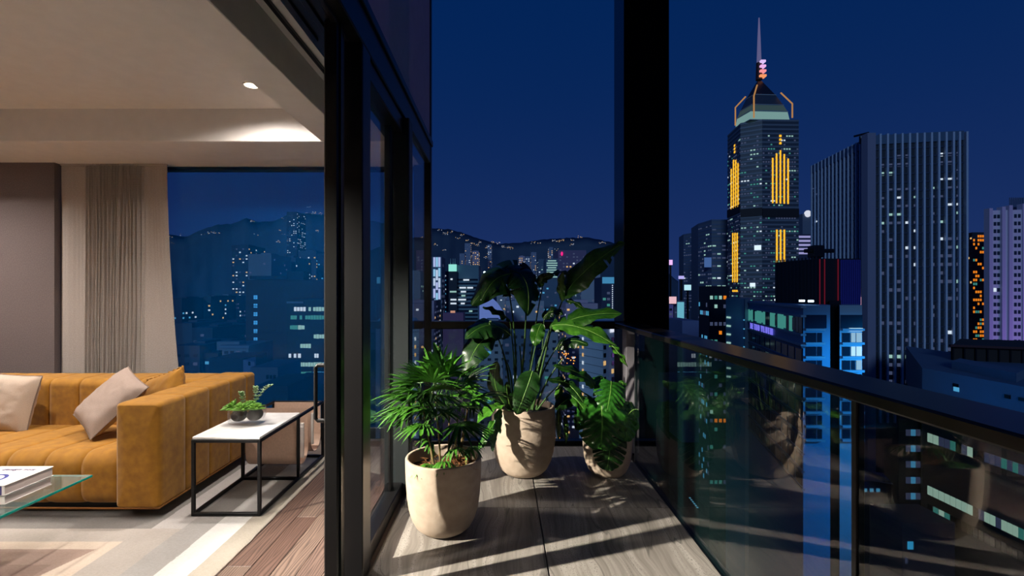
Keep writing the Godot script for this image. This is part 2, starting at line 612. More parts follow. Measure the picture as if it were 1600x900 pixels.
func balcony() -> void:
	struct("floor_001", slab(Vector3(-0.64, -0.30, -4.30), Vector3(1.10, -0.022, 1.9)), mat(Color(0.10, 0.10, 0.105), 0.7), "tiled floor of the balcony")
	var f: Node3D = get_node("floor_001")
	var zs := [-4.20, -3.015, -1.80, -0.60, 0.60, 1.8]
	var xs := [-0.640, 0.226, 1.045]
	var k := 0
	for j in 5:
		for i in 2:
			var b := Mb.new()
			var lo := Vector3(xs[i] + 0.0035, -0.022, zs[j] + 0.002)
			var hi := Vector3(xs[i + 1] - 0.0035, 0.0, zs[j + 1] - 0.002)
			b.span(lo, hi, 0.0015)
			for q in b.v.size():
				b.t[q] = Vector2((b.v[q].x - lo.x) / 0.9, (b.v[q].z - lo.z) / 1.22)
			part("tile", b, M.stone[(k * 2 + j) % 3], f)
			k += 1
	# glass balustrade on the right
	var g := thing("glass_balustrade", "dark glass balustrade with flat bronze handrail along the right of the balcony", "railing", Vector3(1.065, 0, -1.5))
	for s in [[-3.83, -1.458], [-1.432, 1.0]]:
		part("pane", slab(Vector3(1.057, -0.03, s[0]), Vector3(1.073, 1.05, s[1])), M.balustrade, g)
	part("handrail", slab(Vector3(0.968, 1.045, -4.15), Vector3(1.158, 1.082, 1.6), 0.006), M.rail, g)
	part("channel", slab(Vector3(1.046, -0.06, -4.15), Vector3(1.10, -0.012, 1.6), 0.003), M.black, g)
	part("joint", slab(Vector3(1.052, 0.0, -1.457), Vector3(1.078, 1.05, -1.433), 0.003), M.black, g)
	part("edge_trim", slab(Vector3(1.055, 0.0, -3.85), Vector3(1.075, 1.05, -3.832), 0.002), mat(Color(0.35, 0.36, 0.36), 0.3, 0.6), g)
	# glass balustrade at the end
	g = thing("glass_balustrade", "clear glass balustrade with dark handrail behind the plants at the balcony's end", "railing", Vector3(0.2, 0, -4.32))
	part("pane", slab(Vector3(-0.62, 0.02, -4.335), Vector3(1.04, 1.03, -4.325)), M.pane, g)
	part("handrail", slab(Vector3(-0.63, 1.015, -4.42), Vector3(1.06, 1.082, -4.27), 0.006), M.rail, g)
	part("channel", slab(Vector3(-0.63, -0.05, -4.37), Vector3(1.06, 0.02, -4.29), 0.003), M.black, g)
	single("balustrade_post", slab(Vector3(1.035, 0.0, -4.15), Vector3(1.145, 1.03, -4.02), 0.004), mat(Color(0.56, 0.54, 0.56), 0.5), "short grey post under the black column at the balcony's far right corner", "post")
	single("corner_column", slab(Vector3(1.05, -3.0, -4.52), Vector3(1.44, 5.6, -4.152), 0.006), M.column, "tall black column at the balcony's far right corner", "column")


# ------------------------------------------------------------------ upholstery
# closed profile: rounded rectangle, as points and outward normals
func round_rect(x0: float, y0: float, x1: float, y1: float, r: float, seg := 5) -> Array:
	var out := []
	for c in [[x1 - r, y0 + r, -PI / 2], [x1 - r, y1 - r, 0.0], [x0 + r, y1 - r, PI / 2], [x0 + r, y0 + r, PI]]:
		for k in seg + 1:
			var a: float = c[2] + PI / 2 * k / seg
			out.append([Vector2(c[0] + cos(a) * r, c[1] + sin(a) * r), Vector2(cos(a), sin(a))])
	# more points on the long sides
	var fine := []
	for k in out.size():
		var p = out[k]
		var q = out[(k + 1) % out.size()]
		var d: float = p[0].distance_to(q[0])
		var m := maxi(1, int(d / 0.06))
		for s in m:
			fine.append([p[0].lerp(q[0], float(s) / m), p[1].lerp(q[1], float(s) / m).normalized()])
	fine.append(fine[0])
	return fine


# one stuffed channel: the profile swept from t0 to t1, full in the middle and drawn in at its seams
func channel(prof: Array, put: Callable, t0: float, t1: float, bulge: float, cap0 := false, cap1 := false) -> Mb:
	var b := Mb.new()
	var rows := []
	var steps := 8
	for k in steps + 1:
		var s := float(k) / steps
		var e := absf(2.0 * s - 1.0)
		var off := bulge * (1.0 - pow(e, 4.0)) - 0.009 * pow(e, 14.0)
		var row := []
		for p in prof:
			var q: Vector2 = p[0] + p[1] * off
			row.append(put.call(q, lerpf(t0, t1, 0.5 - 0.5 * cos(PI * s) if k > 0 and k < steps else s)))
		rows.append(row)
	b.grid(rows, null, true)
	# outward facing: check one normal and turn all if need be
	var c := Vector3.ZERO
	for p in rows[4]:
		c += p / rows[4].size()
	var mid: int = 4 * prof.size() + prof.size() / 3
	if b.n[mid].dot(b.v[mid] - c) < 0.0:
		for q in b.n.size():
			b.n[q] = -b.n[q]
		for q in range(0, b.idx.size(), 3):
			var h := b.idx[q]
			b.idx[q] = b.idx[q + 1]
			b.idx[q + 1] = h
	for e in [[cap0, 0, t0 - t1], [cap1, steps, t1 - t0]]:
		if not e[0]:
			continue
		# a cushioned end: rings that shrink towards the middle and swell outwards
		var ring: Array = rows[e[1]]
		var ctr := Vector3.ZERO
		for p in ring:
			ctr += p / ring.size()
		var o: Vector3 = put.call(prof[0][0], t1) - put.call(prof[0][0], t0)
		o = o.normalized() * (1.0 if e[1] == steps else -1.0)
		var caprows := []
		for k in 6:
			var s := 1.0 - k / 5.0
			var row := []
			for p in ring:
				row.append(ctr.lerp(p, s) + o * 0.012 * (1.0 - pow(s, 6.0)))
			caprows.append(row)
		var cb := Mb.new()
		cb.grid(caprows, null, true)
		var flip := cb.n[prof.size() * 2].dot(o) < 0.0
		var base := b.v.size()
		b.v.append_array(cb.v)
		b.t.append_array(cb.t)
		for q in cb.n.size():
			b.n.append(-cb.n[q] if flip else cb.n[q])
		for q in range(0, cb.idx.size(), 3):
			if flip:
				b.idx.append_array([base + cb.idx[q + 1], base + cb.idx[q], base + cb.idx[q + 2]])
			else:
				b.idx.append_array([base + cb.idx[q], base + cb.idx[q + 1], base + cb.idx[q + 2]])
	return b


func sofa() -> void:
	var s := thing("sofa", "mustard velvet sofa with vertical channel tufting in front of the back window", "sofa", Vector3(-3.2, 0, -3.4))
	# right arm, swept from front to back
	var arm := round_rect(-2.262, 0.075, -2.012, 0.688, 0.022)
	var zs := [2.835, 3.075, 3.325, 3.575, 3.80, 3.93]
	for k in 5:
		part("arm_channel", channel(arm, func(q: Vector2, t: float) -> Vector3: return Vector3(q.x, q.y, -t), zs[k], zs[k + 1], 0.006, k == 0, k == 4), M.velvet, s)
	# the back, swept from right to left
	var back := round_rect(3.60, 0.09, 3.92, 0.688, 0.05)
	var x := -2.262
	for k in 11:
		part("back_channel", channel(back, func(q: Vector2, t: float) -> Vector3: return Vector3(t, q.y, -q.x), x, x - 0.222, 0.006), M.velvet, s)
		x -= 0.222
	# the seat
	var seat := round_rect(2.855, 0.085, 3.62, 0.385, 0.085, 7)
	x = -2.264
	for k in 11:
		part("seat_channel", channel(seat, func(q: Vector2, t: float) -> Vector3: return Vector3(t, q.y - 0.03 * clampf((q.x - 2.9) / 0.7, 0.0, 1.0) * (1.0 if q.y > 0.2 else 0.0), -q.x), x, x - 0.222, 0.012), M.velvet, s)
		x -= 0.222
	var w := Mb.new()
	w.tube([Vector3(-2.01, 0.078, -3.92), Vector3(-2.01, 0.078, -2.828), Vector3(-2.262, 0.078, -2.828), Vector3(-4.7, 0.085, -2.85)], [0.006], 6)
	part("welt", w, M.velvet_dark, s)
	w = Mb.new()
	w.span(Vector3(-4.70, 0.016, -3.84), Vector3(-2.12, 0.085, -2.97), 0.01)
	part("plinth", w, M.black, s)


# a stuffed square cushion: centre, its two edge directions and its thickness
func cushion(called: String, label: String, c: Vector3, e1: Vector3, e2: Vector3, size: Vector2, thick: float, m: Material, edge: Material, ruffled := false) -> void:
	e1 = e1.normalized()
	e2 = (e2 - e1 * e2.dot(e1)).normalized()
	var nrm := e1.cross(e2)
	var o := thing(called, label, "cushion", c - Vector3(0, size.y * 0.5, 0))
	var b := Mb.new()
	var f := fnl(hash(label) % 1000, 3.0, 3)
	var seg := 22
	var rim := []
	for sg in [1.0, -1.0]:
		var rows := []
		for j in seg + 1:
			var row := []
			for i in seg + 1:
				var u := 2.0 * i / seg - 1.0
				var v := 2.0 * j / seg - 1.0
				# sides drawn in, corners pointed
				var uu := u * (1.0 - 0.05 * (1.0 - v * v) * u * u)
				var vv := v * (1.0 - 0.05 * (1.0 - u * u) * v * v)
				var hh := pow(maxf(0.0, (1.0 - u * u * u * u) * (1.0 - v * v * v * v)), 0.6) * thick * 0.5
				hh += 0.008 * f.get_noise_2d(u, v * 1.3 + sg) * (1.0 if hh > 0.004 else 0.3)
				row.append(c + e1 * uu * size.x * 0.5 + e2 * vv * size.y * 0.5 + nrm * sg * hh)
			rows.append(row)
		if sg < 0.0:
			rows.reverse()
		b.grid(rows)
	part("cover", b, m, o)
	var ring := []
	for k in 4 * seg + 1:
		var q := k % (4 * seg)
		var side := q / seg
		var s := 2.0 * (q % seg) / seg - 1.0
		var uv: Vector2 = [Vector2(s, -1), Vector2(1, s), Vector2(-s, 1), Vector2(-1, -s)][side]
		var uu := uv.x * (1.0 - 0.05 * (1.0 - uv.y * uv.y) * uv.x * uv.x)
		var vv := uv.y * (1.0 - 0.05 * (1.0 - uv.x * uv.x) * uv.y * uv.y)
		var wv := 0.0 if not ruffled else 0.007 * sin(q * 2.2)
		ring.append(c + e1 * uu * size.x * (0.5 + wv) + e2 * vv * size.y * (0.5 + wv) + nrm * wv)
	b = Mb.new()
	b.tube(ring, [0.004 if not ruffled else 0.008], 6)
	part("piping", b, edge, o)


func curtain() -> void:
	var o := thing("curtain", "grey-beige linen curtain gathered in folds beside the back window", "curtain", Vector3(-3.4, 0, -4.36))
	var b := Mb.new()
	var f := fnl(7, 1.0, 2)
	var rows := []
	var nx := 420
	for j in 41:
		var s := 1.0 - j / 40.0           # 1 at the top
		var row := []
		for i in nx + 1:
			var u := float(i) / nx
			# flat at the left, gathered in the middle, flat again at the right and flaring to the floor
			var fold := smoothstep(0.20, 0.27, u) * (1.0 - smoothstep(0.70, 0.80, u))
			var x := -3.985 + u * 0.965
			x += smoothstep(0.72, 1.0, u) * 0.17 * pow(1.0 - s, 1.7)
			x -= 0.02 * (1.0 - s) * fold
			var ph := u * 185.0 + 3.2 * f.get_noise_2d(u * 7.0, 0.8 * s)
			var amp := (0.023 + 0.010 * f.get_noise_2d(u * 14.0, 5.0 + 0.6 * s)) * fold + 0.0005
			var z := -4.372 + sin(ph) * amp
			z += 0.012 * sin(u * 21.0) * (1.0 - fold)
			x += 0.006 * sin(2.0 * ph) * fold
			z += 0.006 * sin(ph * 3.1) * fold * smoothstep(0.93, 1.0, s)
			row.append(Vector3(x, 0.004 + 2.493 * s, z))
		rows.append(row)
	b.grid(rows)
	b.flip()
	part("cloth", b, M.curtain, o)
	b = Mb.new()
	b.span(Vector3(-3.985, 2.485, -4.39), Vector3(-3.03, 2.5, -4.355), 0.003)
	part("heading_tape", b, M.curtain, o)


func rug() -> void:
	var b := Mb.new()
	var rows := []
	var f := fnl(17, 1.0, 2)
	for j in 90:
		var row := []
		for i in 72:
			var x := -4.2 + 2.84 * i / 71.0
			var z := -3.95 + 3.55 * j / 89.0
			var edge := i == 0 or j == 0 or i == 71 or j == 89
			if edge:
				x += 0.006 * f.get_noise_2d(x * 9.0, z * 9.0)
			row.append(Vector3(x, 0.001 if edge else 0.014 + 0.0015 * f.get_noise_2d(x * 20.0, z * 20.0), z))
		rows.append(row)
	b.grid(rows)
	# the edge stands up straight: the row inside it is drawn close to the border
	for j in 90:
		b.v[j * 72 + 70].x = -1.366
		b.t[j * 72 + 70].x = 0.998
	for i in 72:
		b.v[72 + i].z = -3.944
	b.flip()
	var m := single("rug", b, M.rug, "pale grey banded wool rug under the sofa and side table", "rug")
	m.position.y = 0.0


func side_table() -> void:
	var o := thing("side_table", "black steel frame side table with white marble top beside the sofa arm", "table", Vector3(-1.64, 0, -3.36))
	var x0 := -1.832
	var x1 := -1.44
	var zf := -2.872
	var zm := -3.42
	var zb := -3.885
	var top := 0.470
	var w := 0.019
	for p in [[x0, zf], [x1, zf], [x0, zm], [x1, zm], [x0, zb], [x1, zb]]:
		part("leg", slab(Vector3(p[0] - w / 2, 0.0165, p[1] - w / 2), Vector3(p[0] + w / 2, top, p[1] + w / 2), 0.002), M.steel, o)
	for y in [0.0265, top - w / 2]:
		for xx in [x0, x1]:
			part("side_rail", slab(Vector3(xx - w / 2, y - w / 2, zb), Vector3(xx + w / 2, y + w / 2, zf), 0.002), M.steel, o)
		for zz in [zf, zm, zb]:
			part("cross_rail", slab(Vector3(x0, y - w / 2, zz - w / 2), Vector3(x1, y + w / 2, zz + w / 2), 0.002), M.steel, o)
	part("marble_top", slab(Vector3(x0 - 0.005, top, zm - 0.02), Vector3(x1 + 0.005, top + 0.016, zf + 0.006), 0.003), M.marble, o)
	# leather sling for magazines: a deep U hung between the middle and the back rail, with a lower inner fold
	var u := func(za: float, zc: float, depth: float) -> Array:
		var pts := []
		for k in 25:
			var s := k / 24.0
			var a := PI * s
			var r := (za - zc) * 0.5
			var yb := top - 0.012 - depth + r
			if s < 0.25:
				pts.append(Vector2(za, lerpf(top - 0.008, yb, s / 0.25)))
			elif s > 0.75:
				pts.append(Vector2(zc, lerpf(yb, top - 0.008, (s - 0.75) / 0.25)))
			else:
				a = PI * (s - 0.25) / 0.5
				pts.append(Vector2((za + zc) * 0.5 + r * cos(a), yb - r * sin(a)))
		return pts
	for q in [[zm - 0.012, zm - 0.205, 0.365], [zm - 0.25, zb + 0.012, 0.35]]:
		var b := Mb.new()
		var rows := []
		var pts: Array = u.call(q[0], q[1], q[2])
		# thickness: outer and inner skins and closed ends
		for side in 2:
			var d := 0.0 if side == 0 else 0.005
			rows = []
			for xx in 9:
				var row := []
				for k in pts.size():
					var p: Vector2 = pts[k]
					var c := Vector2((q[0] + q[1]) * 0.5, maxf(p.y, top - q[2] + 0.08))
					var dir := (c - p).normalized()
					var pp := p + dir * d
					row.append(Vector3(lerpf(x0 + 0.012, x1 - 0.012, xx / 8.0), pp.y, pp.x))
				rows.append(row)
			b.grid(rows)
		part("leather_sling", b, M.leather, o)
	# magazines in the slings
	for k in 3:
		var zz: float = zm - 0.11 - 0.028 * k if k < 2 else zm - 0.345
		single("magazine", slab(Vector3(x0 + 0.05, 0.135 + 0.012 * k, zz - 0.006), Vector3(x1 - 0.006 - 0.01 * k, 0.36 + 0.02 * k, zz + 0.006), 0.002), M.paper, ["white magazine in the front leather sling, nearer the marble top", "white magazine in the front leather sling, behind another magazine", "white magazine alone in the rear leather sling of the side table"][k], "magazine", "magazines in the slings of the side table")


func succulents() -> void:
	var c := at(384, 668, 3.16)
	c = Vector3(-1.665, 0.486, -3.16)
	var o := thing("glass_bowl", "low two-lobed clear glass bowl with dark soil on the marble side table", "bowl", c)
	var outline := func(r: float, y: float) -> Array:
		var row := []
		for i in 65:
			var a := -TAU * i / 64
			var k := 1.0 + 0.17 * cos(2.0 * a) - 0.05 * cos(4.0 * a)
			row.append(c + Vector3(cos(a + 0.2) * r * k, y, sin(a + 0.2) * r * k * 0.86))
		return row
	var b := Mb.new()
	b.grid([outline.call(0.002, 0.002), outline.call(0.095, 0.002), outline.call(0.104, 0.010), outline.call(0.106, 0.05), outline.call(0.105, 0.108), outline.call(0.101, 0.110), outline.call(0.100, 0.05), outline.call(0.09, 0.014)], null, true)
	part("glass", b, M.bowl_glass, o)
	b = Mb.new()
	for sx in [-0.047, 0.047]:
		b.blob(c + Vector3(sx, 0.056, -sx * 0.2), Vector3(0.046, 0.040, 0.062), 12)
	part("soil", b, M.gravel, o)
	var r := RandomNumberGenerator.new()
	r.seed = 5
	var spots := [[-0.075, 0.02, 0.085, "pale green rosette succulent spilling over the left rim of the glass bowl"], [-0.005, 0.055, 0.075, "green rosette succulent at the front middle of the glass bowl"], [0.07, 0.03, 0.07, "grey-green rosette succulent at the right rim of the glass bowl"], [0.0, -0.04, 0.065, "green rosette succulent at the back of the glass bowl"]]
	for s in spots:
		var base := c + Vector3(s[0], 0.098, s[1])
		var mb := Mb.new()
		for k in 26:
			var ring := k / 26.0
			var a := k * 2.4
			var tilt := lerpf(0.12, 1.25, ring)
			var dir := Vector3(cos(a) * cos(tilt), sin(tilt), sin(a) * cos(tilt))
			if s[0] < -0.05:
				dir = (dir + Vector3(-0.7, -0.15, 0.1)).normalized()
			var len_ := lerpf(s[2], s[2] * 0.45, ring)
			var p := base + Vector3(0, 0.012 * ring, 0)
			mb.tube([p, p + dir * len_ * 0.35 + Vector3(0, 0.004, 0), p + dir * len_ * 0.75 + Vector3(0, 0.003, 0), p + dir * len_], [0.0045, 0.0085, 0.0065, 0.0008], 6)
		var root := thing("succulent", s[3], "succulent", base, "succulents in the glass bowl")
		part("leaf", mb, M.succulent, root, true)
	# two arching sedum sprigs
	for q in 3:
		var p0: Vector3 = c + [Vector3(0.03, 0.095, 0.0), Vector3(0.05, 0.095, -0.02), Vector3(-0.03, 0.095, -0.01)][q]
		var p1: Vector3 = c + [Vector3(0.155, 0.245, 0.0), Vector3(0.06, 0.235, 0.01), Vector3(-0.035, 0.20, 0.01)][q]
		var root := thing("sedum_sprig", ["longest pale sedum sprig arching right out of the glass bowl", "upright pale sedum sprig in the middle of the glass bowl", "short pale sedum sprig above the left rosette in the bowl"][q], "succulent", p0, "sedum sprigs in the glass bowl")
		var pts := []
		var lv := Mb.new()
		for k in 9:
			var t := k / 8.0
			var p: Vector3 = p0.lerp(p1, t) + Vector3(0, 0.03 * sin(PI * t), 0)
			pts.append(p)
			if k > 1:
				for g in 4:
					var a := g * TAU / 4 + k * 0.8
					var d := Vector3(cos(a), 0.35 + 0.3 * t, sin(a)).normalized()
					lv.tube([p, p + d * 0.010, p + d * 0.022], [0.0025, 0.0052, 0.0015], 5)
		var st := Mb.new()
		st.tube(pts, [0.0024], 5)
		part("stem", st, M.sedum, root)
		part("leaf", lv, M.sedum, root, true)


func coffee_table() -> void:
	var o := thing("coffee_table", "clear glass coffee table with green edges in front of the sofa", "table", Vector3(-2.7, 0, -2.1))
	part("glass_top", slab(Vector3(-3.40, 0.339, -2.628), Vector3(-2.232, 0.350, -1.2)), M.table_glass, o)
	part("glass_edge", slab(Vector3(-2.232, 0.339, -2.63), Vector3(-2.226, 0.350, -1.2), 0.001), M.edge_green, o)
	part("glass_edge", slab(Vector3(-3.40, 0.341, -2.631), Vector3(-2.232, 0.350, -2.628)), glass(Color(0.7, 0.85, 0.8), 0.4), o)
	# bent glass ends that carry the top
	for e in [[-2.34, 1.0]]:
		var b := Mb.new()
		var rows := []
		for j in 2:
			var row := []
			for k in 13:
				var s := k / 12.0
				var p := Vector2(-2.75, 0.335)
				if s < 0.5:
					var a := s / 0.5 * PI / 2
					p = Vector2(-2.40 + 0.06 * sin(a), 0.275 + 0.06 * cos(a))
				else:
					p = Vector2(-2.34, lerpf(0.275, 0.016, (s - 0.5) / 0.5))
				row.append(Vector3(p.x, p.y, [-2.22, -1.3][j]))
			rows.append(row)
		b.grid(rows)
		part("glass_leg", b, M.table_glass, o)
	# two books
	var bk := thing("book", "thick white book with a blue ring on its cover, on top of the stack", "book", Vector3(-2.49, 0.395, -2.37))
	var book := func(parent: Node3D, x0: float, x1: float, z0: float, z1: float, y0: float, y1: float) -> void:
		part("cover", slab(Vector3(x0, y1 - 0.003, z0), Vector3(x1, y1, z1), 0.001), M.paper, parent)
		part("cover", slab(Vector3(x0, y0, z0), Vector3(x1, y0 + 0.003, z1), 0.001), M.paper, parent)
		part("spine", slab(Vector3(x0, y0 + 0.003, z1 - 0.003), Vector3(x1, y1 - 0.003, z1), 0.0), M.paper, parent)
		part("pages", slab(Vector3(x0 + 0.003, y0 + 0.003, z0 + 0.004), Vector3(x1 - 0.004, y1 - 0.003, z1 - 0.003)), mat(Color(0.74, 0.68, 0.66), 0.8), parent)
	book.call(bk, -2.66, -2.322, -2.505, -2.255, 0.395, 0.443)
	var ring := Mb.new()
	var rows := []
	for r in [0.062, 0.046]:
		var row := []
		for i in 41:
			var a := TAU * i / 40
			row.append(Vector3(-2.468 + cos(a) * r, 0.4434, -2.335 - sin(a) * r))
		rows.append(row)
	ring.grid(rows)
	part("ring_print", ring, mat(Color(0.16, 0.20, 0.50), 0.5), bk)
	part("spine_print", slab(Vector3(-2.40, 0.398, -2.2551), Vector3(-2.334, 0.439, -2.2545)), mat(Color(0.22, 0.17, 0.42), 0.5), bk)
	lettering("spine_letter", "DE", 0.030, mat(Color(0.8, 0.78, 0.85), 0.6), bk, Transform3D(Basis.IDENTITY, Vector3(-2.366, 0.418, -2.2540)), 0.0006)
	lettering("cover_letter", "design now", 0.022, mat(Color(0.22, 0.17, 0.34), 0.6), bk, Transform3D(Basis(Vector3.RIGHT, -PI / 2), Vector3(-2.45, 0.4436, -2.455)), 0.0006)
	bk = thing("book", "white book lying under the thicker book on the glass coffee table", "book", Vector3(-2.49, 0.352, -2.37))
	book.call(bk, -2.66, -2.326, -2.50, -2.26, 0.351, 0.391)


func lettering(called: String, text: String, size: float, m: Material, parent: Node3D, where: Transform3D, deep: float, spread := 1.0) -> void:
	var f := SystemFont.new()
	f.font_names = PackedStringArray(["Droid Sans"])
	f.font_weight = 700
	var px := size / 46.0
	var full := f.get_string_size(text, HORIZONTAL_ALIGNMENT_LEFT, -1, 64).x
	var above := Transform3D(Basis.IDENTITY, -parent.position)
	for k in text.length():
		if text[k] == " ":
			continue
		var tm := TextMesh.new()
		tm.text = text[k]
		tm.font = f
		tm.font_size = 64
		tm.pixel_size = px
		tm.depth = deep
		var o := MeshInstance3D.new()
		o.name = called
		o.mesh = tm
		o.material_override = m
		parent.add_child(o, true)
		var x := f.get_string_size(text.substr(0, k), HORIZONTAL_ALIGNMENT_LEFT, -1, 64).x + f.get_string_size(text[k], HORIZONTAL_ALIGNMENT_LEFT, -1, 64).x * 0.5 - full * 0.5
		o.transform = above * where * Transform3D(Basis.IDENTITY, Vector3(x * px * spread, 0, 0))


# ------------------------------------------------------------------ pots and plants
func pot(label: String, c: Vector3, prof: Array, rim_r: float, h: float, soil_y: float) -> Node3D:
	var o := thing("planter", label, "planter", c)
	var full := prof.duplicate()
	full.append_array([Vector2(rim_r, h - 0.006), Vector2(rim_r - 0.004, h), Vector2(rim_r - 0.016, h), Vector2(rim_r - 0.020, h - 0.006), Vector2(rim_r - 0.024, soil_y - 0.03)])
	var b := Mb.new()
	b.lathe(c, full, 64)
	part("body", b, M.clay, o)
	b = Mb.new()
	var rows := []
	var f := fnl(int(c.x * 100.0) + 40, 1.0, 3)
	for k in 7:
		var r := (rim_r - 0.023) * k / 6.0 + 0.001
		var row := []
		for i in 33:
			var a := TAU * (i % 32) / 32
			var p := Vector3(cos(a) * r, 0, sin(a) * r)
			p.y = soil_y + 0.02 * (1.0 - k / 6.0) + 0.012 * f.get_noise_2d(p.x * 12.0, p.z * 12.0)
			row.append(c + p)
		rows.append(row)
	b.grid(rows, null, true)
	b.flip()
	part("soil", b, M.soil, o)
	return o


func bez(a: Vector3, b: Vector3, c: Vector3, t: float) -> Vector3:
	return a.lerp(b, t).lerp(b.lerp(c, t), t)


# a leaf blade along a curved midrib; kind 0 long paddle, 1 oval, 2 split heart; torn = list of slits
func leaf(plant: Node3D, a: Vector3, b: Vector3, c: Vector3, up: Vector3, half: float, kind: int, m: Material, fold := 0.2, curl := 0.3, torn := 0, wave := 0.01, rib := true) -> void:
	var mb := Mb.new()
	var nu := 72 if kind >= 2 or torn > 0 else 26
	var nv := 6
	var slits := []
	if kind == 2:
		for k in 5:
			slits.append([0.22 + 0.135 * k, 0.022, 0.36 + 0.05 * (k % 2), -1])
			slits.append([0.27 + 0.13 * k, 0.022, 0.38 + 0.04 * (k % 2), 1])
	if kind == 3:
		for k in 3:
			slits.append([0.34 + 0.17 * k, 0.020, 0.50, -1])
			slits.append([0.40 + 0.16 * k, 0.020, 0.52, 1])
	for k in torn:
		slits.append([rng.randf_range(0.12, 0.9), rng.randf_range(0.010, 0.022), rng.randf_range(0.15, 0.55), [-1, 1][rng.randi() % 2]])
	var rows := []
	var ph := rng.randf() * 6.0
	for j in nu + 1:
		var u := float(j) / nu
		var p := bez(a, b, c, u)
		var tn := (bez(a, b, c, minf(u + 0.02, 1.0)) - bez(a, b, c, maxf(u - 0.02, 0.0))).normalized()
		var side := tn.cross(up).normalized()
		var nr := side.cross(tn).normalized()
		var w := 0.0
		var sweep := 0.0
		if kind == 0:
			w = pow(sin(PI * clampf(pow(u, 0.8), 0.0, 1.0)), 0.65)
			sweep = 0.10
		elif kind == 1:
			w = 1.42 * pow(u + 0.015, 0.42) * pow(1.0 - u, 0.62)
			sweep = 0.12
		else:
			w = 1.30 * pow(u + 0.05, 0.30) * pow(1.0 - u, 0.55)
			sweep = lerpf(-0.35, 0.42, smoothstep(0.0, 0.4, u))
		w *= half
		var row := []
		for i in nv * 2 + 1:
			var v := float(i) / nv - 1.0
			var q := p + side * v * w + nr * absf(v) * w * fold - nr * v * v * w * curl + tn * absf(v) * w * sweep
			q += nr * (0.05 if kind >= 2 else 0.018) * half * sin(TAU * (u * 7.4 - absf(v) * 0.8)) * absf(v)
			q += nr * wave * sin(u * 17.0 + ph + v) * v * v * minf(1.0, w / 0.03)
			row.append(q)
		rows.append(row)
	mb.grid(rows, func(j: int, i: int) -> bool:
		var u := (j + 0.5) / nu
		var v := (i + 0.5) / nv - 1.0
		for s in slits:
			if absf(v) > s[2] and (s[3] == 0 or signf(v) == s[3]) and absf(u - s[0]) < s[1] * (0.35 + 0.65 * (absf(v) - s[2]) / (1.0 - s[2])):
				return true
		return false)
	var lf := part("leaf", mb, m, plant)
	if rib:
		var tb := Mb.new()
		var pts := []
		var rad := []
		for k in 11:
			var t := k / 10.0 * 0.97
			var tn := (bez(a, b, c, minf(t + 0.02, 1.0)) - bez(a, b, c, maxf(t - 0.02, 0.0))).normalized()
			var nr := tn.cross(up).normalized().cross(tn)
			pts.append(bez(a, b, c, t) + nr * 0.001)
			rad.append(lerpf(0.0035, 0.0008, t))
		tb.tube(pts, rad, 5)
		var o := MeshInstance3D.new()
		o.name = "midrib"
		o.mesh = tb.mesh()
		o.material_override = M.rib
		lf.add_child(o)


func stalk(plant: Node3D, a: Vector3, b: Vector3, c: Vector3, r0: float, r1: float, m: Material, called := "stem") -> void:
	var mb := Mb.new()
	var pts := []
	var rad := []
	for k in 13:
		pts.append(bez(a, b, c, k / 12.0))
		rad.append(lerpf(r0, r1, k / 12.0))
	mb.tube(pts, rad, 7)
	part(called, mb, m, plant)


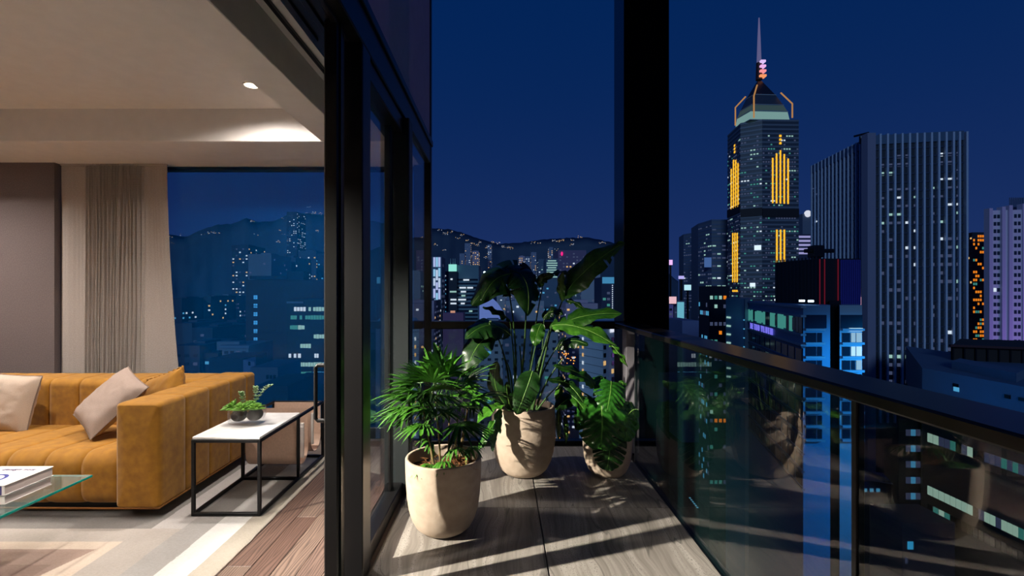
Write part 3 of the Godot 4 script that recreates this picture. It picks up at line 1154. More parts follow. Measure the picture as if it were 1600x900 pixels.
func palm() -> void:
	var c := Vector3(-0.331, 0.0, -2.75)
	var pp := pot("wide sand-coloured planter nearest the camera, holding the fan palm", c, [Vector2(0.0, 0.0), Vector2(0.09, 0.0), Vector2(0.128, 0.008), Vector2(0.158, 0.034), Vector2(0.180, 0.075), Vector2(0.196, 0.13), Vector2(0.206, 0.20), Vector2(0.212, 0.29), Vector2(0.2145, 0.37)], 0.215, 0.414, 0.345)
	# coconut fibre on the soil
	var fb := Mb.new()
	rng.seed = 77
	for k in 260:
		var a := rng.randf() * TAU
		var r := sqrt(rng.randf()) * 0.17
		var heap := Vector3(0.10, 0.0, 0.06)
		var o := Vector3(cos(a) * r, 0, sin(a) * r)
		if k % 3 > 0:
			o = heap + o * 0.45
		var h := 0.368 + 0.055 * exp(-o.distance_squared_to(heap) / 0.006)
		var p := c + o + Vector3(0, h + rng.randf_range(-0.01, 0.012), 0)
		var d := Vector3(rng.randf_range(-1, 1), rng.randf_range(-0.2, 0.5), rng.randf_range(-1, 1)).normalized()
		var e := d.cross(Vector3(rng.randf(), 1, rng.randf())).normalized()
		fb.tube([p, p + d * 0.018 + e * 0.008, p + d * 0.034, p + d * 0.05 - e * 0.012], [0.0016, 0.0013, 0.0010, 0.0006], 4)
	part("coconut_fibre", fb, M.fibre, pp, true)
	var o := thing("fan_palm", "bushy fan palm with narrow leaflets in the planter nearest the camera", "palm", c + Vector3(0, 0.345, 0))
	rng.seed = 21
	var canes := []
	for k in 7:
		var a := k * 2.4
		var base := c + Vector3(cos(a) * 0.07 + 0.01, 0.35, sin(a) * 0.06 + 0.02)
		var tip := base + Vector3(cos(a) * 0.06, rng.randf_range(0.14, 0.36), sin(a) * 0.05)
		stalk(o, base, base.lerp(tip, 0.5) + Vector3(0.01, 0, 0), tip, 0.006, 0.005, M.cane, "cane")
		canes.append([base, tip])
	var fan := func(root: Vector3, hub: Vector3, dir: Vector3, n: int, len_: float, droop: float, dark: bool) -> void:
		var mb := Mb.new()
		dir = dir.normalized()
		var up := Vector3.UP
		var side := dir.cross(up).normalized()
		if side.length() < 0.1:
			side = Vector3.RIGHT
		var nr := side.cross(dir).normalized()
		var mid := root.lerp(hub, 0.55) + Vector3(0, 0.03, 0)
		var pts := []
		for k in 7:
			pts.append(bez(root, mid, hub, k / 6.0))
		mb.tube(pts, [0.0028, 0.0018], 5)
		for k in n:
			var ang := lerpf(-1.65, 1.65, (k + 0.5) / n) + rng.randf_range(-0.06, 0.06)
			var d := (dir * cos(ang) + side * sin(ang) + nr * 0.25 * (1.0 - absf(ang) / 1.7)).normalized()
			var l := len_ * (1.0 - 0.22 * absf(ang) / 1.65) * rng.randf_range(0.85, 1.1)
			var w := 0.0115 * rng.randf_range(0.8, 1.15)
			var wd := d.cross(nr).normalized()
			var rows := []
			for j in 7:
				var s := j / 6.0
				var p := hub + d * l * s + Vector3(0, -droop * l * s * s, 0)
				var ww := w * minf(1.0, 0.25 + s * 3.0) * (1.0 - pow(s, 3.0) * 0.9)
				rows.append([p - wd * ww + nr * ww * 0.5, p, p + wd * ww + nr * ww * 0.5])
			mb.grid(rows)
		part("frond", mb, M.leaf_palm_dark if dark else M.leaf_palm, o)
	for k in 44:
		var u := rng.randf_range(-0.55, 1.0)
		var a := rng.randf() * TAU
		var flat := sqrt(maxf(0.0, 1.0 - u * u))
		var dir := Vector3(cos(a) * flat, u * 0.55 + 0.05, sin(a) * flat)
		var hub := c + Vector3(-0.02, 0.70, 0) + Vector3(cos(a) * flat * 0.19, u * 0.19, sin(a) * flat * 0.16)
		var cane: Array = canes[k % 7]
		fan.call(cane[1], hub, dir, rng.randi_range(9, 12), rng.randf_range(0.17, 0.24), rng.randf_range(0.15, 0.5), k % 3 == 0)
	# tall young fronds and small ones at the soil
	for q in [[Vector3(-0.01, 0.92, 0.02), Vector3(0.1, 1, 0.1)], [Vector3(0.04, 0.90, 0.0), Vector3(0.5, 1, 0)], [Vector3(-0.07, 0.90, 0.0), Vector3(-0.5, 0.9, 0.1)], [Vector3(0.09, 0.86, 0.04), Vector3(0.9, 0.55, 0.2)]]:
		fan.call(c + Vector3(0, 0.6, 0), c + q[0], q[1], 9, 0.17, 0.12, false)
	for q in [[Vector3(0.015, 0.42, 0.12), Vector3(0.2, 0.25, 1)], [Vector3(-0.06, 0.40, 0.11), Vector3(-0.7, 0.1, 0.7)], [Vector3(0.06, 0.47, 0.06), Vector3(0.6, 0.3, 0.6)], [Vector3(-0.07, 0.49, 0.0), Vector3(-0.8, 0.4, 0.3)], [Vector3(0.14, 0.46, 0.02), Vector3(1, 0.3, 0.2)]]:
		fan.call(c + Vector3(q[0].x * 0.5, 0.35, q[0].z * 0.5), c + q[0], q[1], 9, 0.115, 0.75, false)
	# one long folded spear
	stalk(o, c + Vector3(0.03, 0.6, 0), c + Vector3(0.02, 0.8, 0), c + Vector3(0.0, 0.90, 0.02), 0.003, 0.003, M.stem)
	leaf(o, c + Vector3(0.0, 0.88, 0.02), c + Vector3(-0.02, 0.97, 0.02), c + Vector3(-0.055, 1.065, 0.03), Vector3(0.4, 0, 1), 0.022, 0, M.leaf_palm_dark, 0.6, 0.0, 0, 0.0, false)


func bird_of_paradise() -> void:
	var c := Vector3(0.162, 0.0, -3.60)
	pot("tall sand-coloured planter in the middle, holding the big paddle-leaved plant", c, [Vector2(0.0, 0.0), Vector2(0.10, 0.0), Vector2(0.140, 0.010), Vector2(0.175, 0.042), Vector2(0.202, 0.095), Vector2(0.224, 0.17), Vector2(0.238, 0.27), Vector2(0.240, 0.36), Vector2(0.235, 0.44)], 0.230, 0.505, 0.455)
	var o := thing("bird_of_paradise_plant", "tall plant with big dark torn paddle leaves in the middle planter", "plant", c + Vector3(0, 0.455, 0))
	rng.seed = 9
	# base, middle and tip of each blade (frame position and depth), facing, half width, kind, material, fold, curl, tears
	var L := [
		[[879, 466, 3.55], [908, 418, 3.50], [976, 379, 3.32], Vector3(-0.55, 0.45, 0.70), 0.118, 0, M.leaf_mid, 0.15, 0.2, 2],
		[[880, 470, 3.55], [873, 445, 3.52], [880, 424, 3.50], Vector3(-0.5, 0.1, 0.85), 0.045, 1, M.leaf_mid, 0.2, 0.2, 0],
		[[822, 468, 3.55], [800, 385, 3.50], [737, 478, 3.34], Vector3(-0.25, 0.55, 0.80), 0.165, 0, M.leaf_dark, 0.05, 0.45, 7],
		[[786, 424, 3.50], [835, 415, 3.42], [824, 494, 3.36], Vector3(0.45, 0.45, 0.77), 0.135, 0, M.leaf_dark, 0.1, 0.4, 6],
		[[806, 428, 3.48], [770, 425, 3.40], [752, 470, 3.34], Vector3(-0.2, 0.35, 0.9), 0.100, 1, M.leaf_dark, 0.1, 0.4, 3],
		[[797, 502, 3.52], [778, 482, 3.46], [754, 480, 3.42], Vector3(0.0, 0.7, 0.7), 0.045, 1, M.leaf_dark, 0.2, 0.5, 1],
		[[846, 448, 3.60], [842, 432, 3.56], [866, 430, 3.52], Vector3(0.1, 0.3, 0.9), 0.055, 1, M.leaf_dark, 0.3, 0.3, 0],
		[[856, 432, 3.58], [870, 420, 3.54], [891, 428, 3.50], Vector3(0.0, 0.85, 0.5), 0.034, 0, M.leaf_dark, 0.3, 0.5, 1],
		[[884, 470, 3.57], [900, 468, 3.52], [920, 490, 3.46], Vector3(0.3, 0.6, 0.7), 0.036, 1, M.leaf_mid, 0.3, 0.5, 0],
		[[858, 516, 3.52], [905, 486, 3.44], [972, 490, 3.32], Vector3(0.0, 0.75, 0.65), 0.085, 0, M.leaf_mid, 0.25, 0.3, 3],
		[[862, 509, 3.46], [906, 500, 3.36], [964, 542, 3.24], Vector3(0.25, 0.75, 0.55), 0.100, 0, M.leaf_bright, 0.12, 0.15, 2],
		[[953, 538, 3.26], [964, 545, 3.22], [981, 574, 3.18], Vector3(0.4, 0.5, 0.75), 0.038, 1, M.leaf_bright, 0.3, 0.3, 0],
		[[868, 546, 3.60], [890, 522, 3.55], [919, 540, 3.46], Vector3(0.0, 0.7, 0.7), 0.062, 0, M.leaf_dark, 0.3, 0.6, 3],
		[[846, 506, 3.46], [838, 518, 3.40], [836, 541, 3.38], Vector3(-0.1, 0.35, 0.93), 0.072, 1, M.leaf_mid, 0.25, 0.3, 0],
		[[849, 498, 3.60], [862, 478, 3.56], [880, 492, 3.50], Vector3(0.0, 0.6, 0.8), 0.06, 1, M.leaf_dark, 0.2, 0.4, 1],
		[[798, 524, 3.52], [764, 490, 3.42], [727, 530, 3.30], Vector3(-0.1, 0.75, 0.65), 0.115, 0, M.leaf_dark, 0.1, 0.4, 3],
		[[776, 522, 3.42], [742, 525, 3.34], [726, 590, 3.24], Vector3(-0.3, 0.25, 0.92), 0.100, 0, M.leaf_dark, 0.1, 0.3, 5],
		[[767, 518, 3.44], [760, 510, 3.42], [768, 500, 3.42], Vector3(0.1, 0.4, 0.9), 0.020, 1, M.leaf_dark, 0.3, 0.3, 0],
		[[832, 580, 3.36], [824, 606, 3.30], [807, 648, 3.31], Vector3(0.05, 0.30, 0.95), 0.118, 1, M.leaf_dark, 0.18, 0.2, 0],
		[[790, 632, 3.52], [764, 604, 3.46], [777, 564, 3.40], Vector3(-0.35, 0.1, 0.93), 0.085, 1, M.leaf_dark, 0.15, 0.2, 0],
		[[800, 640, 3.46], [790, 620, 3.40], [792, 596, 3.38], Vector3(0.3, 0.1, 0.93), 0.05, 1, M.leaf_dark, 0.15, 0.2, 0],
		[[786, 634, 3.44], [768, 630, 3.32], [746, 662, 3.20], Vector3(-0.4, 0.6, 0.7), 0.055, 0, M.leaf_bright, 0.35, 0.2, 0],
		[[782, 640, 3.38], [774, 655, 3.30], [782, 678, 3.28], Vector3(-0.2, 0.1, 0.97), 0.040, 1, M.leaf_pale, 0.2, 0.2, 0],
		[[776, 656, 3.36], [764, 670, 3.26], [748, 704, 3.20], Vector3(-0.4, 0.4, 0.8), 0.048, 1, M.leaf_mid, 0.35, 0.3, 0],
		[[778, 664, 3.34], [768, 682, 3.26], [770, 706, 3.22], Vector3(0.2, 0.3, 0.92), 0.034, 1, M.leaf_pale, 0.3, 0.3, 0],
	]
	for q in L:
		leaf(o, at(q[0][0], q[0][1], q[0][2]), at(q[1][0], q[1][1], q[1][2]), at(q[2][0], q[2][1], q[2][2]), q[3], q[4], q[5], q[6], q[7], q[8], q[9], 0.012)
	# stalks from the soil to the blades: root offset, bend, top
	var S := [
		[[812, 640, 3.58], [845, 560, 3.56], [880, 466, 3.55], 0.011], [[806, 640, 3.60], [822, 560, 3.58], [822, 468, 3.55], 0.011],
		[[802, 640, 3.56], [814, 540, 3.54], [790, 430, 3.50], 0.009], [[822, 640, 3.62], [832, 520, 3.60], [848, 446, 3.60], 0.008],
		[[826, 640, 3.56], [838, 580, 3.54], [858, 516, 3.52], 0.011], [[832, 640, 3.52], [850, 560, 3.48], [862, 509, 3.46], 0.011],
		[[832, 640, 3.64], [838, 590, 3.62], [868, 546, 3.60], 0.009], [[820, 640, 3.50], [830, 560, 3.46], [846, 506, 3.46], 0.008],
		[[798, 640, 3.60], [798, 560, 3.56], [768, 508, 3.44], 0.009], [[796, 640, 3.56], [800, 580, 3.54], [776, 522, 3.43], 0.009],
		[[804, 640, 3.62], [806, 570, 3.60], [797, 502, 3.52], 0.008], [[824, 642, 3.48], [838, 590, 3.42], [832, 580, 3.36], 0.008],
		[[796, 642, 3.54], [792, 636, 3.54], [790, 630, 3.52], 0.007], [[802, 640, 3.66], [800, 560, 3.64], [784, 560, 3.55], 0.008],
		[[794, 640, 3.52], [788, 632, 3.48], [784, 636, 3.42], 0.006], [[838, 640, 3.58], [846, 600, 3.56], [880, 560, 3.50], 0.010],
		[[830, 640, 3.60], [848, 580, 3.60], [850, 498, 3.60], 0.009], [[814, 640, 3.54], [818, 600, 3.52], [812, 540, 3.52], 0.009],
		[[840, 640, 3.50], [860, 610, 3.46], [884, 594, 3.40], 0.007],
	]
	for q in S:
		stalk(o, at(q[0][0], q[0][1], q[0][2]), at(q[1][0], q[1][1], q[1][2]), at(q[2][0], q[2][1], q[2][2]), q[3], q[3] * 0.45, M.stem)


func monstera() -> void:
	var c := Vector3(0.782, 0.0, -3.58)
	pot("small sand-coloured planter at the right by the balustrade, holding the split-leaved plant", c, [Vector2(0.0, 0.0), Vector2(0.085, 0.0), Vector2(0.115, 0.008), Vector2(0.140, 0.035), Vector2(0.160, 0.08), Vector2(0.174, 0.14), Vector2(0.182, 0.22), Vector2(0.181, 0.30)], 0.176, 0.395, 0.35)
	var o := thing("monstera_plant", "glossy split-leaved plant spilling over the small planter by the balustrade", "plant", c + Vector3(0, 0.35, 0))
	rng.seed = 15
	var L := [
		[[938, 624, 3.44], [944, 652, 3.34], [938, 702, 3.30], Vector3(0.0, 0.35, 0.94), 0.225, 3, M.leaf_monstera, 0.12, 0.25, 0],
		[[951, 674, 3.42], [956, 695, 3.37], [948, 734, 3.35], Vector3(0.05, 0.2, 0.97), 0.155, 2, M.leaf_dark, 0.1, 0.2, 0],
		[[955, 596, 3.54], [956, 606, 3.44], [948, 644, 3.38], Vector3(0.05, 0.5, 0.86), 0.15, 3, M.leaf_monstera, 0.25, 0.5, 0],
		[[962, 630, 3.50], [975, 640, 3.42], [980, 690, 3.36], Vector3(0.35, 0.35, 0.87), 0.15, 3, M.leaf_monstera, 0.15, 0.3, 0],
		[[984, 628, 3.54], [998, 650, 3.46], [988, 686, 3.42], Vector3(0.55, 0.2, 0.8), 0.065, 1, M.leaf_monstera, 0.2, 0.2, 0],
		[[930, 600, 3.52], [900, 575, 3.44], [864, 572, 3.36], Vector3(-0.1, 0.8, 0.6), 0.068, 1, M.leaf_mid, 0.25, 0.3, 0],
		[[928, 606, 3.50], [918, 580, 3.46], [888, 590, 3.38], Vector3(0.1, 0.7, 0.7), 0.075, 1, M.leaf_mid, 0.2, 0.3, 0],
		[[908, 612, 3.48], [885, 592, 3.40], [856, 594, 3.34], Vector3(-0.1, 0.75, 0.65), 0.060, 1, M.leaf_dark, 0.25, 0.3, 0],
		[[880, 596, 3.46], [895, 602, 3.38], [912, 630, 3.34], Vector3(0.2, 0.55, 0.8), 0.060, 1, M.leaf_dark, 0.25, 0.3, 0],
		[[890, 616, 3.50], [905, 625, 3.42], [918, 650, 3.38], Vector3(0.2, 0.4, 0.9), 0.060, 1, M.leaf_mid, 0.3, 0.3, 0],
		[[905, 618, 3.54], [885, 620, 3.46], [868, 640, 3.40], Vector3(-0.2, 0.35, 0.92), 0.080, 1, M.leaf_dark, 0.1, 0.4, 3],
		[[906, 636, 3.52], [910, 650, 3.45], [900, 672, 3.42], Vector3(0.1, 0.25, 0.95), 0.060, 1, M.leaf_dark, 0.1, 0.4, 2],
		[[876, 604, 3.52], [872, 614, 3.50], [872, 632, 3.48], Vector3(-0.1, 0.0, 1.0), 0.042, 1, M.leaf_bright, 0.2, 0.2, 0],
		[[873, 640, 3.50], [872, 658, 3.48], [873, 688, 3.48], Vector3(-0.2, 0.1, 1.0), 0.028, 1, M.leaf_dark, 0.3, 0.2, 0],
		[[882, 650, 3.48], [886, 668, 3.46], [884, 694, 3.46], Vector3(0.2, 0.1, 1.0), 0.026, 1, M.leaf_dark, 0.4, 0.2, 0],
		[[945, 598, 3.60], [935, 585, 3.56], [922, 606, 3.50], Vector3(-0.3, 0.6, 0.7), 0.055, 1, M.leaf_monstera, 0.2, 0.3, 0],
		[[968, 600, 3.62], [976, 592, 3.58], [972, 612, 3.52], Vector3(0.2, 0.6, 0.75), 0.040, 1, M.leaf_mid, 0.2, 0.3, 0],
	]
	for q in L:
		leaf(o, at(q[0][0], q[0][1], q[0][2]), at(q[1][0], q[1][1], q[1][2]), at(q[2][0], q[2][1], q[2][2]), q[3], q[4], q[5], q[6], q[7], q[8], q[9], 0.008)
		var tip := at(q[0][0], q[0][1], q[0][2])
		var root := c + Vector3(rng.randf_range(-0.08, 0.08), 0.352, rng.randf_range(-0.06, 0.08))
		stalk(o, root, root.lerp(tip, 0.5) + Vector3(0, 0.09, 0), tip, 0.005, 0.003, M.stem)
	# a thin curling tendril at the right
	stalk(o, at(976, 660, 3.46), at(985, 636, 3.42), at(997, 640, 3.40), 0.002, 0.0012, M.rib, "tendril")
	stalk(o, at(980, 690, 3.46), at(1002, 670, 3.44), at(984, 632, 3.46), 0.002, 0.0012, M.stem, "tendril")


# ------------------------------------------------------------------ the city
# plan corners and top of a block; returns the thing with its body
func building(called: String, label: String, plan: Array, y1: float, m: Material, category := "building", y0 := GROUND, group := "") -> Node3D:
	var mid := Vector2.ZERO
	for p in plan:
		mid += p / plan.size()
	var o := thing(called, label, category, Vector3(mid.x, y0, mid.y), group)
	var b := Mb.new()
	b.prism(plan, y0, y1)
	part("body", b, m, o)
	return o


func box_plan(px0: float, px1: float, z: float, depth: float) -> Array:
	var a := xz(px0, z)
	var b := xz(px1, z)
	return [a, b, b + Vector2(0, -depth), a + Vector2(0, -depth)]


# the point of the wall a-b (plan) on the line of sight of column px
func on_wall(px: float, a: Vector2, b: Vector2) -> Vector2:
	var k := (px - VX) / FOCAL
	var d := b - a
	var s := (k * -a.y - a.x) / (d.x + k * d.y)
	return a + d * s


func facing(a: Vector2, b: Vector2) -> Vector3:
	var d := (b - a).normalized()
	var n := Vector2(-d.y, d.x)
	if n.dot(-(a + b) * 0.5) < 0.0:
		n = -n
	return Vector3(n.x, 0, n.y)


func wall_basis(a: Vector2, b: Vector2) -> Basis:
	var n := facing(a, b)
	var d := Vector3(b.x - a.x, 0, b.y - a.y).normalized()
	var x := Vector3.UP.cross(n)
	if x.dot(d) < 0.0 and false:
		x = -x
	return Basis(x, Vector3.UP, n)


# window grid on the wall a-b: kinds is [[material key, probability], ...]; the rest stays dark
func windows(o: Node3D, a: Vector2, b: Vector2, y0: float, y1: float, pitch: Vector2, fill: Vector2, kinds: Array, dark := false, runs := 0.0) -> void:
	var w := a.distance_to(b)
	var nx := maxi(1, roundi(w / pitch.x))
	var ny := maxi(1, roundi((y1 - y0) / pitch.y))
	var bas := wall_basis(a, b)
	var sx := w / nx * fill.x
	var sy := (y1 - y0) / ny * fill.y
	var out := {}
	var last := ""
	for j in ny:
		var row_on := rng.randf()
		last = ""
		for i in nx:
			var key := ""
			if last != "" and rng.randf() < runs:
				key = last
			else:
				var r := rng.randf()
				if runs > 0.0 and row_on > 0.75:
					r *= 0.5
				for k in kinds:
					r -= k[1]
					if r < 0.0:
						key = k[0]
						break
			last = key
			if key == "":
				if not dark:
					continue
				key = "dark"
			if not out.has(key):
				out[key] = Mb.new()
			var p := a.lerp(b, (i + 0.5) / nx)
			out[key].box(Vector3(p.x, y0 + (j + 0.5) * (y1 - y0) / ny, p.y), Vector3(sx, sy, 0.3), 0.0, bas)
	for key in out:
		part("dark_window" if key == "dark" else "lit_window", out[key], M.dim_window if key == "dark" else M.lit[key], o, true)


func bands(o: Node3D, a: Vector2, b: Vector2, y0: float, y1: float, pitch: float, h: float, m: Material, called := "floor_band") -> void:
	var n := maxi(1, roundi((y1 - y0) / pitch))
	var mb := Mb.new()
	var c := (a + b) * 0.5
	for j in n + 1:
		mb.box(Vector3(c.x, lerpf(y0, y1, float(j) / n), c.y), Vector3(a.distance_to(b), h, 0.5), 0.0, wall_basis(a, b))
	part(called, mb, m, o, true)


# a bar standing on the wall at column px between two frame heights
func wall_bar(o: Node3D, called: String, a: Vector2, b: Vector2, px: float, pt: float, pb: float, w: float, deep: float, m: Material) -> void:
	var p := on_wall(px, a, b)
	var mb := Mb.new()
	mb.box(Vector3(p.x, (hgt(pt, -p.y) + hgt(pb, -p.y)) * 0.5, p.y), Vector3(w, (pb - pt) * -p.y / FOCAL, deep), 0.0, wall_basis(a, b))
	part(called, mb, m, o)


func simple_tower(q: Array) -> void:
	# [name, px0, px1, top, z, depth, material, kinds, label]
	var plan := box_plan(q[1], q[2], q[4], q[5])
	var y1 := hgt(q[3], q[4])
	var o := building(q[0], q[8], plan, y1, q[6])
	var low := maxf(GROUND + 4.0, hgt(720, q[4]))
	var unit := maxf(2.9, 3.0 * q[4] / FOCAL)
	var pit := Vector2(unit, unit)
	windows(o, plan[0], plan[1], low, y1 - 2.0, pit, Vector2(0.48, 0.36), q[7], q[4] < 215.0)
	if q[2] < VX:
		windows(o, plan[1], plan[2], low, y1 - 2.0, pit, Vector2(0.48, 0.36), q[7], q[4] < 215.0)
	elif q[1] > VX:
		windows(o, plan[3], plan[0], low, y1 - 2.0, pit, Vector2(0.48, 0.36), q[7], q[4] < 215.0)
	var c: Vector2 = (plan[0] + plan[2]) * 0.5
	var w: float = plan[0].distance_to(plan[1])
	var mb := Mb.new()
	mb.span(Vector3(c.x - w * 0.25, y1 - 0.5, c.y - q[5] * 0.2), Vector3(c.x + w * 0.2, y1 + w * 0.09, c.y + q[5] * 0.2))
	part("roof_house", mb, q[6], o)


func landmark() -> void:
	var wallm := mat(Color(0.248, 0.278, 0.333), 0.4)
	var band := mat(Color(0.411, 0.447, 0.508), 0.5)
	var p := [xz(1137, 444), xz(1157, 412), xz(1191, 403), xz(1248, 404), xz(1240, 470), xz(1160, 490)]
	var y1 := hgt(187, 404)
	var o := building("skyscraper", "tallest skyscraper with gold light strips, glass pyramid crown and spire", p, y1, wallm)
	var low := hgt(500, 404)
	rng.seed = 3
	for f in [[p[0], p[1]], [p[1], p[2]], [p[2], p[3]]]:
		bands(o, f[0], f[1], low, y1 - 1.0, 3.6, 1.5, band)
		windows(o, f[0], f[1], low, y1 - 12.0, Vector2(2.2, 3.6), Vector2(0.62, 0.30), [["white", 0.02], ["pale", 0.04], ["teal", 0.05], ["dim", 0.20]], false, 0.3)
	var gold := glow(Color(1.0, 0.74, 0.16), 1.1)
	for k in 5:
		var px := 1207.0 + 6.0 * k
		wall_bar(o, "light_strip", p[2], p[3], px, [247, 240, 235, 241, 248][k], 317.5 + 0.3 * k, 1.15, 1.2, gold)
	for k in 3:
		wall_bar(o, "light_strip", p[2], p[3], 1213.5 + 5.8 * k, 359, 411, 1.2, 1.2, gold)
		wall_bar(o, "light_dot", p[2], p[3], 1219, 211.0 + 5.6 * k, 214.2 + 5.6 * k, 1.7, 1.2, gold)
		wall_bar(o, "light_strip", p[0], p[1], 1145.6 + 3.4 * k, 364, 441, 1.9, 1.2, gold)
		wall_bar(o, "light_dot", p[0], p[1], 1148.4, 226.0 + 5.0 * k, 229.0 + 5.0 * k, 2.5, 1.2, gold)
		wall_bar(o, "light_dot", p[0], p[1], 1146.0 + 3.0 * k, 453, 456, 2.5, 1.2, gold)
	for k in 4:
		wall_bar(o, "light_strip", p[0], p[1], 1143.2 + 3.5 * k, [264, 250, 250, 255][k], 327.0 - 1.2 * k, 2.0, 1.2, gold)
	# mechanical floor belt
	for f in [[p[0], p[1], 330], [p[1], p[2], 332], [p[2], p[3], 333]]:
		var mb := Mb.new()
		var c: Vector2 = (f[0] + f[1]) * 0.5
		mb.box(Vector3(c.x, hgt(f[2], -c.y), c.y), Vector3(f[0].distance_to(f[1]), 7.0, 1.2), 0.0, wall_basis(f[0], f[1]))
		part("plant_floor", mb, mat(Color(0.12, 0.10, 0.13), 0.7), o)
	for q in [[1184, 387, 5.0], [1176, 445, 4.0]]:
		var c := on_wall(q[0], p[1], p[2])
		var mb := Mb.new()
		mb.box(Vector3(c.x, hgt(q[1], -c.y), c.y), Vector3(q[2], q[2] * 0.8, 1.6), 0.0, wall_basis(p[1], p[2]))
		part("sign_light", mb, glow(Color(0.85, 0.93, 1.0), 1.1), o)
	# glass pyramid crown
	var ctr := xz(1186, 425)
	var apex := Vector3(ctr.x, hgt(125, 425), ctr.y)
	var ring := func(s: float, y: float) -> Array:
		var out := []
		for k in [[1149, 424], [1172, 404], [1234, 406], [1226, 450], [1164, 460]]:
			var g := xz(k[0], k[1]).lerp(ctr, 1.0 - s)
			out.append(Vector3(g.x, y, g.y))
		return out
	var levels := [[1.0, y1], [0.93, hgt(172, 404)], [0.80, hgt(163, 408)], [0.55, hgt(148, 414)], [0.09, hgt(127, 424)]]
	var bodies := [glow(Color(0.66, 0.86, 0.84), 0.42), glow(Color(0.45, 0.60, 0.62), 0.16), mat(Color(0.24, 0.27, 0.32), 0.35), mat(Color(0.13, 0.12, 0.15), 0.4)]
	for k in 4:
		var lo: Array = ring.call(levels[k][0], levels[k][1])
		var hi: Array = ring.call(levels[k + 1][0], levels[k + 1][1])
		var mb := Mb.new()
		for s in 5:
			var t := (s + 1) % 5
			mb.poly([lo[s], lo[t], hi[t], hi[s]], (lo[s] + lo[t]) * 0.5 - Vector3(ctr.x, levels[k][1] - 10.0, ctr.y))
		part("crown_window" if k < 2 else "crown_glass", mb, bodies[k], o)
		mb = Mb.new()
		lo.append(lo[0])
		for s in 5:
			mb.tube([lo[s], lo[s + 1]], [0.5], 5)
		part("crown_ledge", mb, mat(Color(0.55, 0.62, 0.66), 0.5), o)
	# golden corner frames of the crown
	var fm := glow(Color(1.0, 0.72, 0.42), 0.42)
	for q in [[1149, 424, 196, 168, 1165], [1238, 405, 184, 162, 1220], [1178, 402, 184, 150, 1183]]:
		var foot := at(q[0], q[2], q[1])
		var head := at(q[0], q[3], q[1])
		var top := at(q[4], q[3] - 17, 412)
		var mb := Mb.new()
		mb.tube([foot, head, top], [0.6], 6)
		part("frame_light", mb, fm, o)
	# lit rings and the mast
	for k in 4:
		var mb := Mb.new()
		var y := hgt(121 - 7.5 * k, 425)
		mb.box(Vector3(ctr.x + 1.6, y, ctr.y + 2.0), Vector3(5.6 - 0.4 * k, 2.0, 5.0), 0.3)
		part("ring_light", mb, glow([Color(1.0, 0.62, 0.40), Color(1.0, 0.60, 0.62), Color(0.95, 0.72, 0.95), Color(0.90, 0.78, 1.0)][k], 0.95), o)
	var mb := Mb.new()
	mb.tube([apex, apex + Vector3(0, 15, 0)], [2.8, 2.4], 8)
	part("mast_base", mb, mat(Color(0.30, 0.14, 0.14), 0.6), o)
	mb = Mb.new()
	mb.tube([Vector3(ctr.x, hgt(98, 425), ctr.y), Vector3(ctr.x, hgt(60, 425), ctr.y), Vector3(ctr.x, hgt(28, 425), ctr.y)], [2.0, 1.3, 0.5], 8)
	part("spire_light", mb, glow(Color(0.62, 0.60, 0.85), 0.30), o)


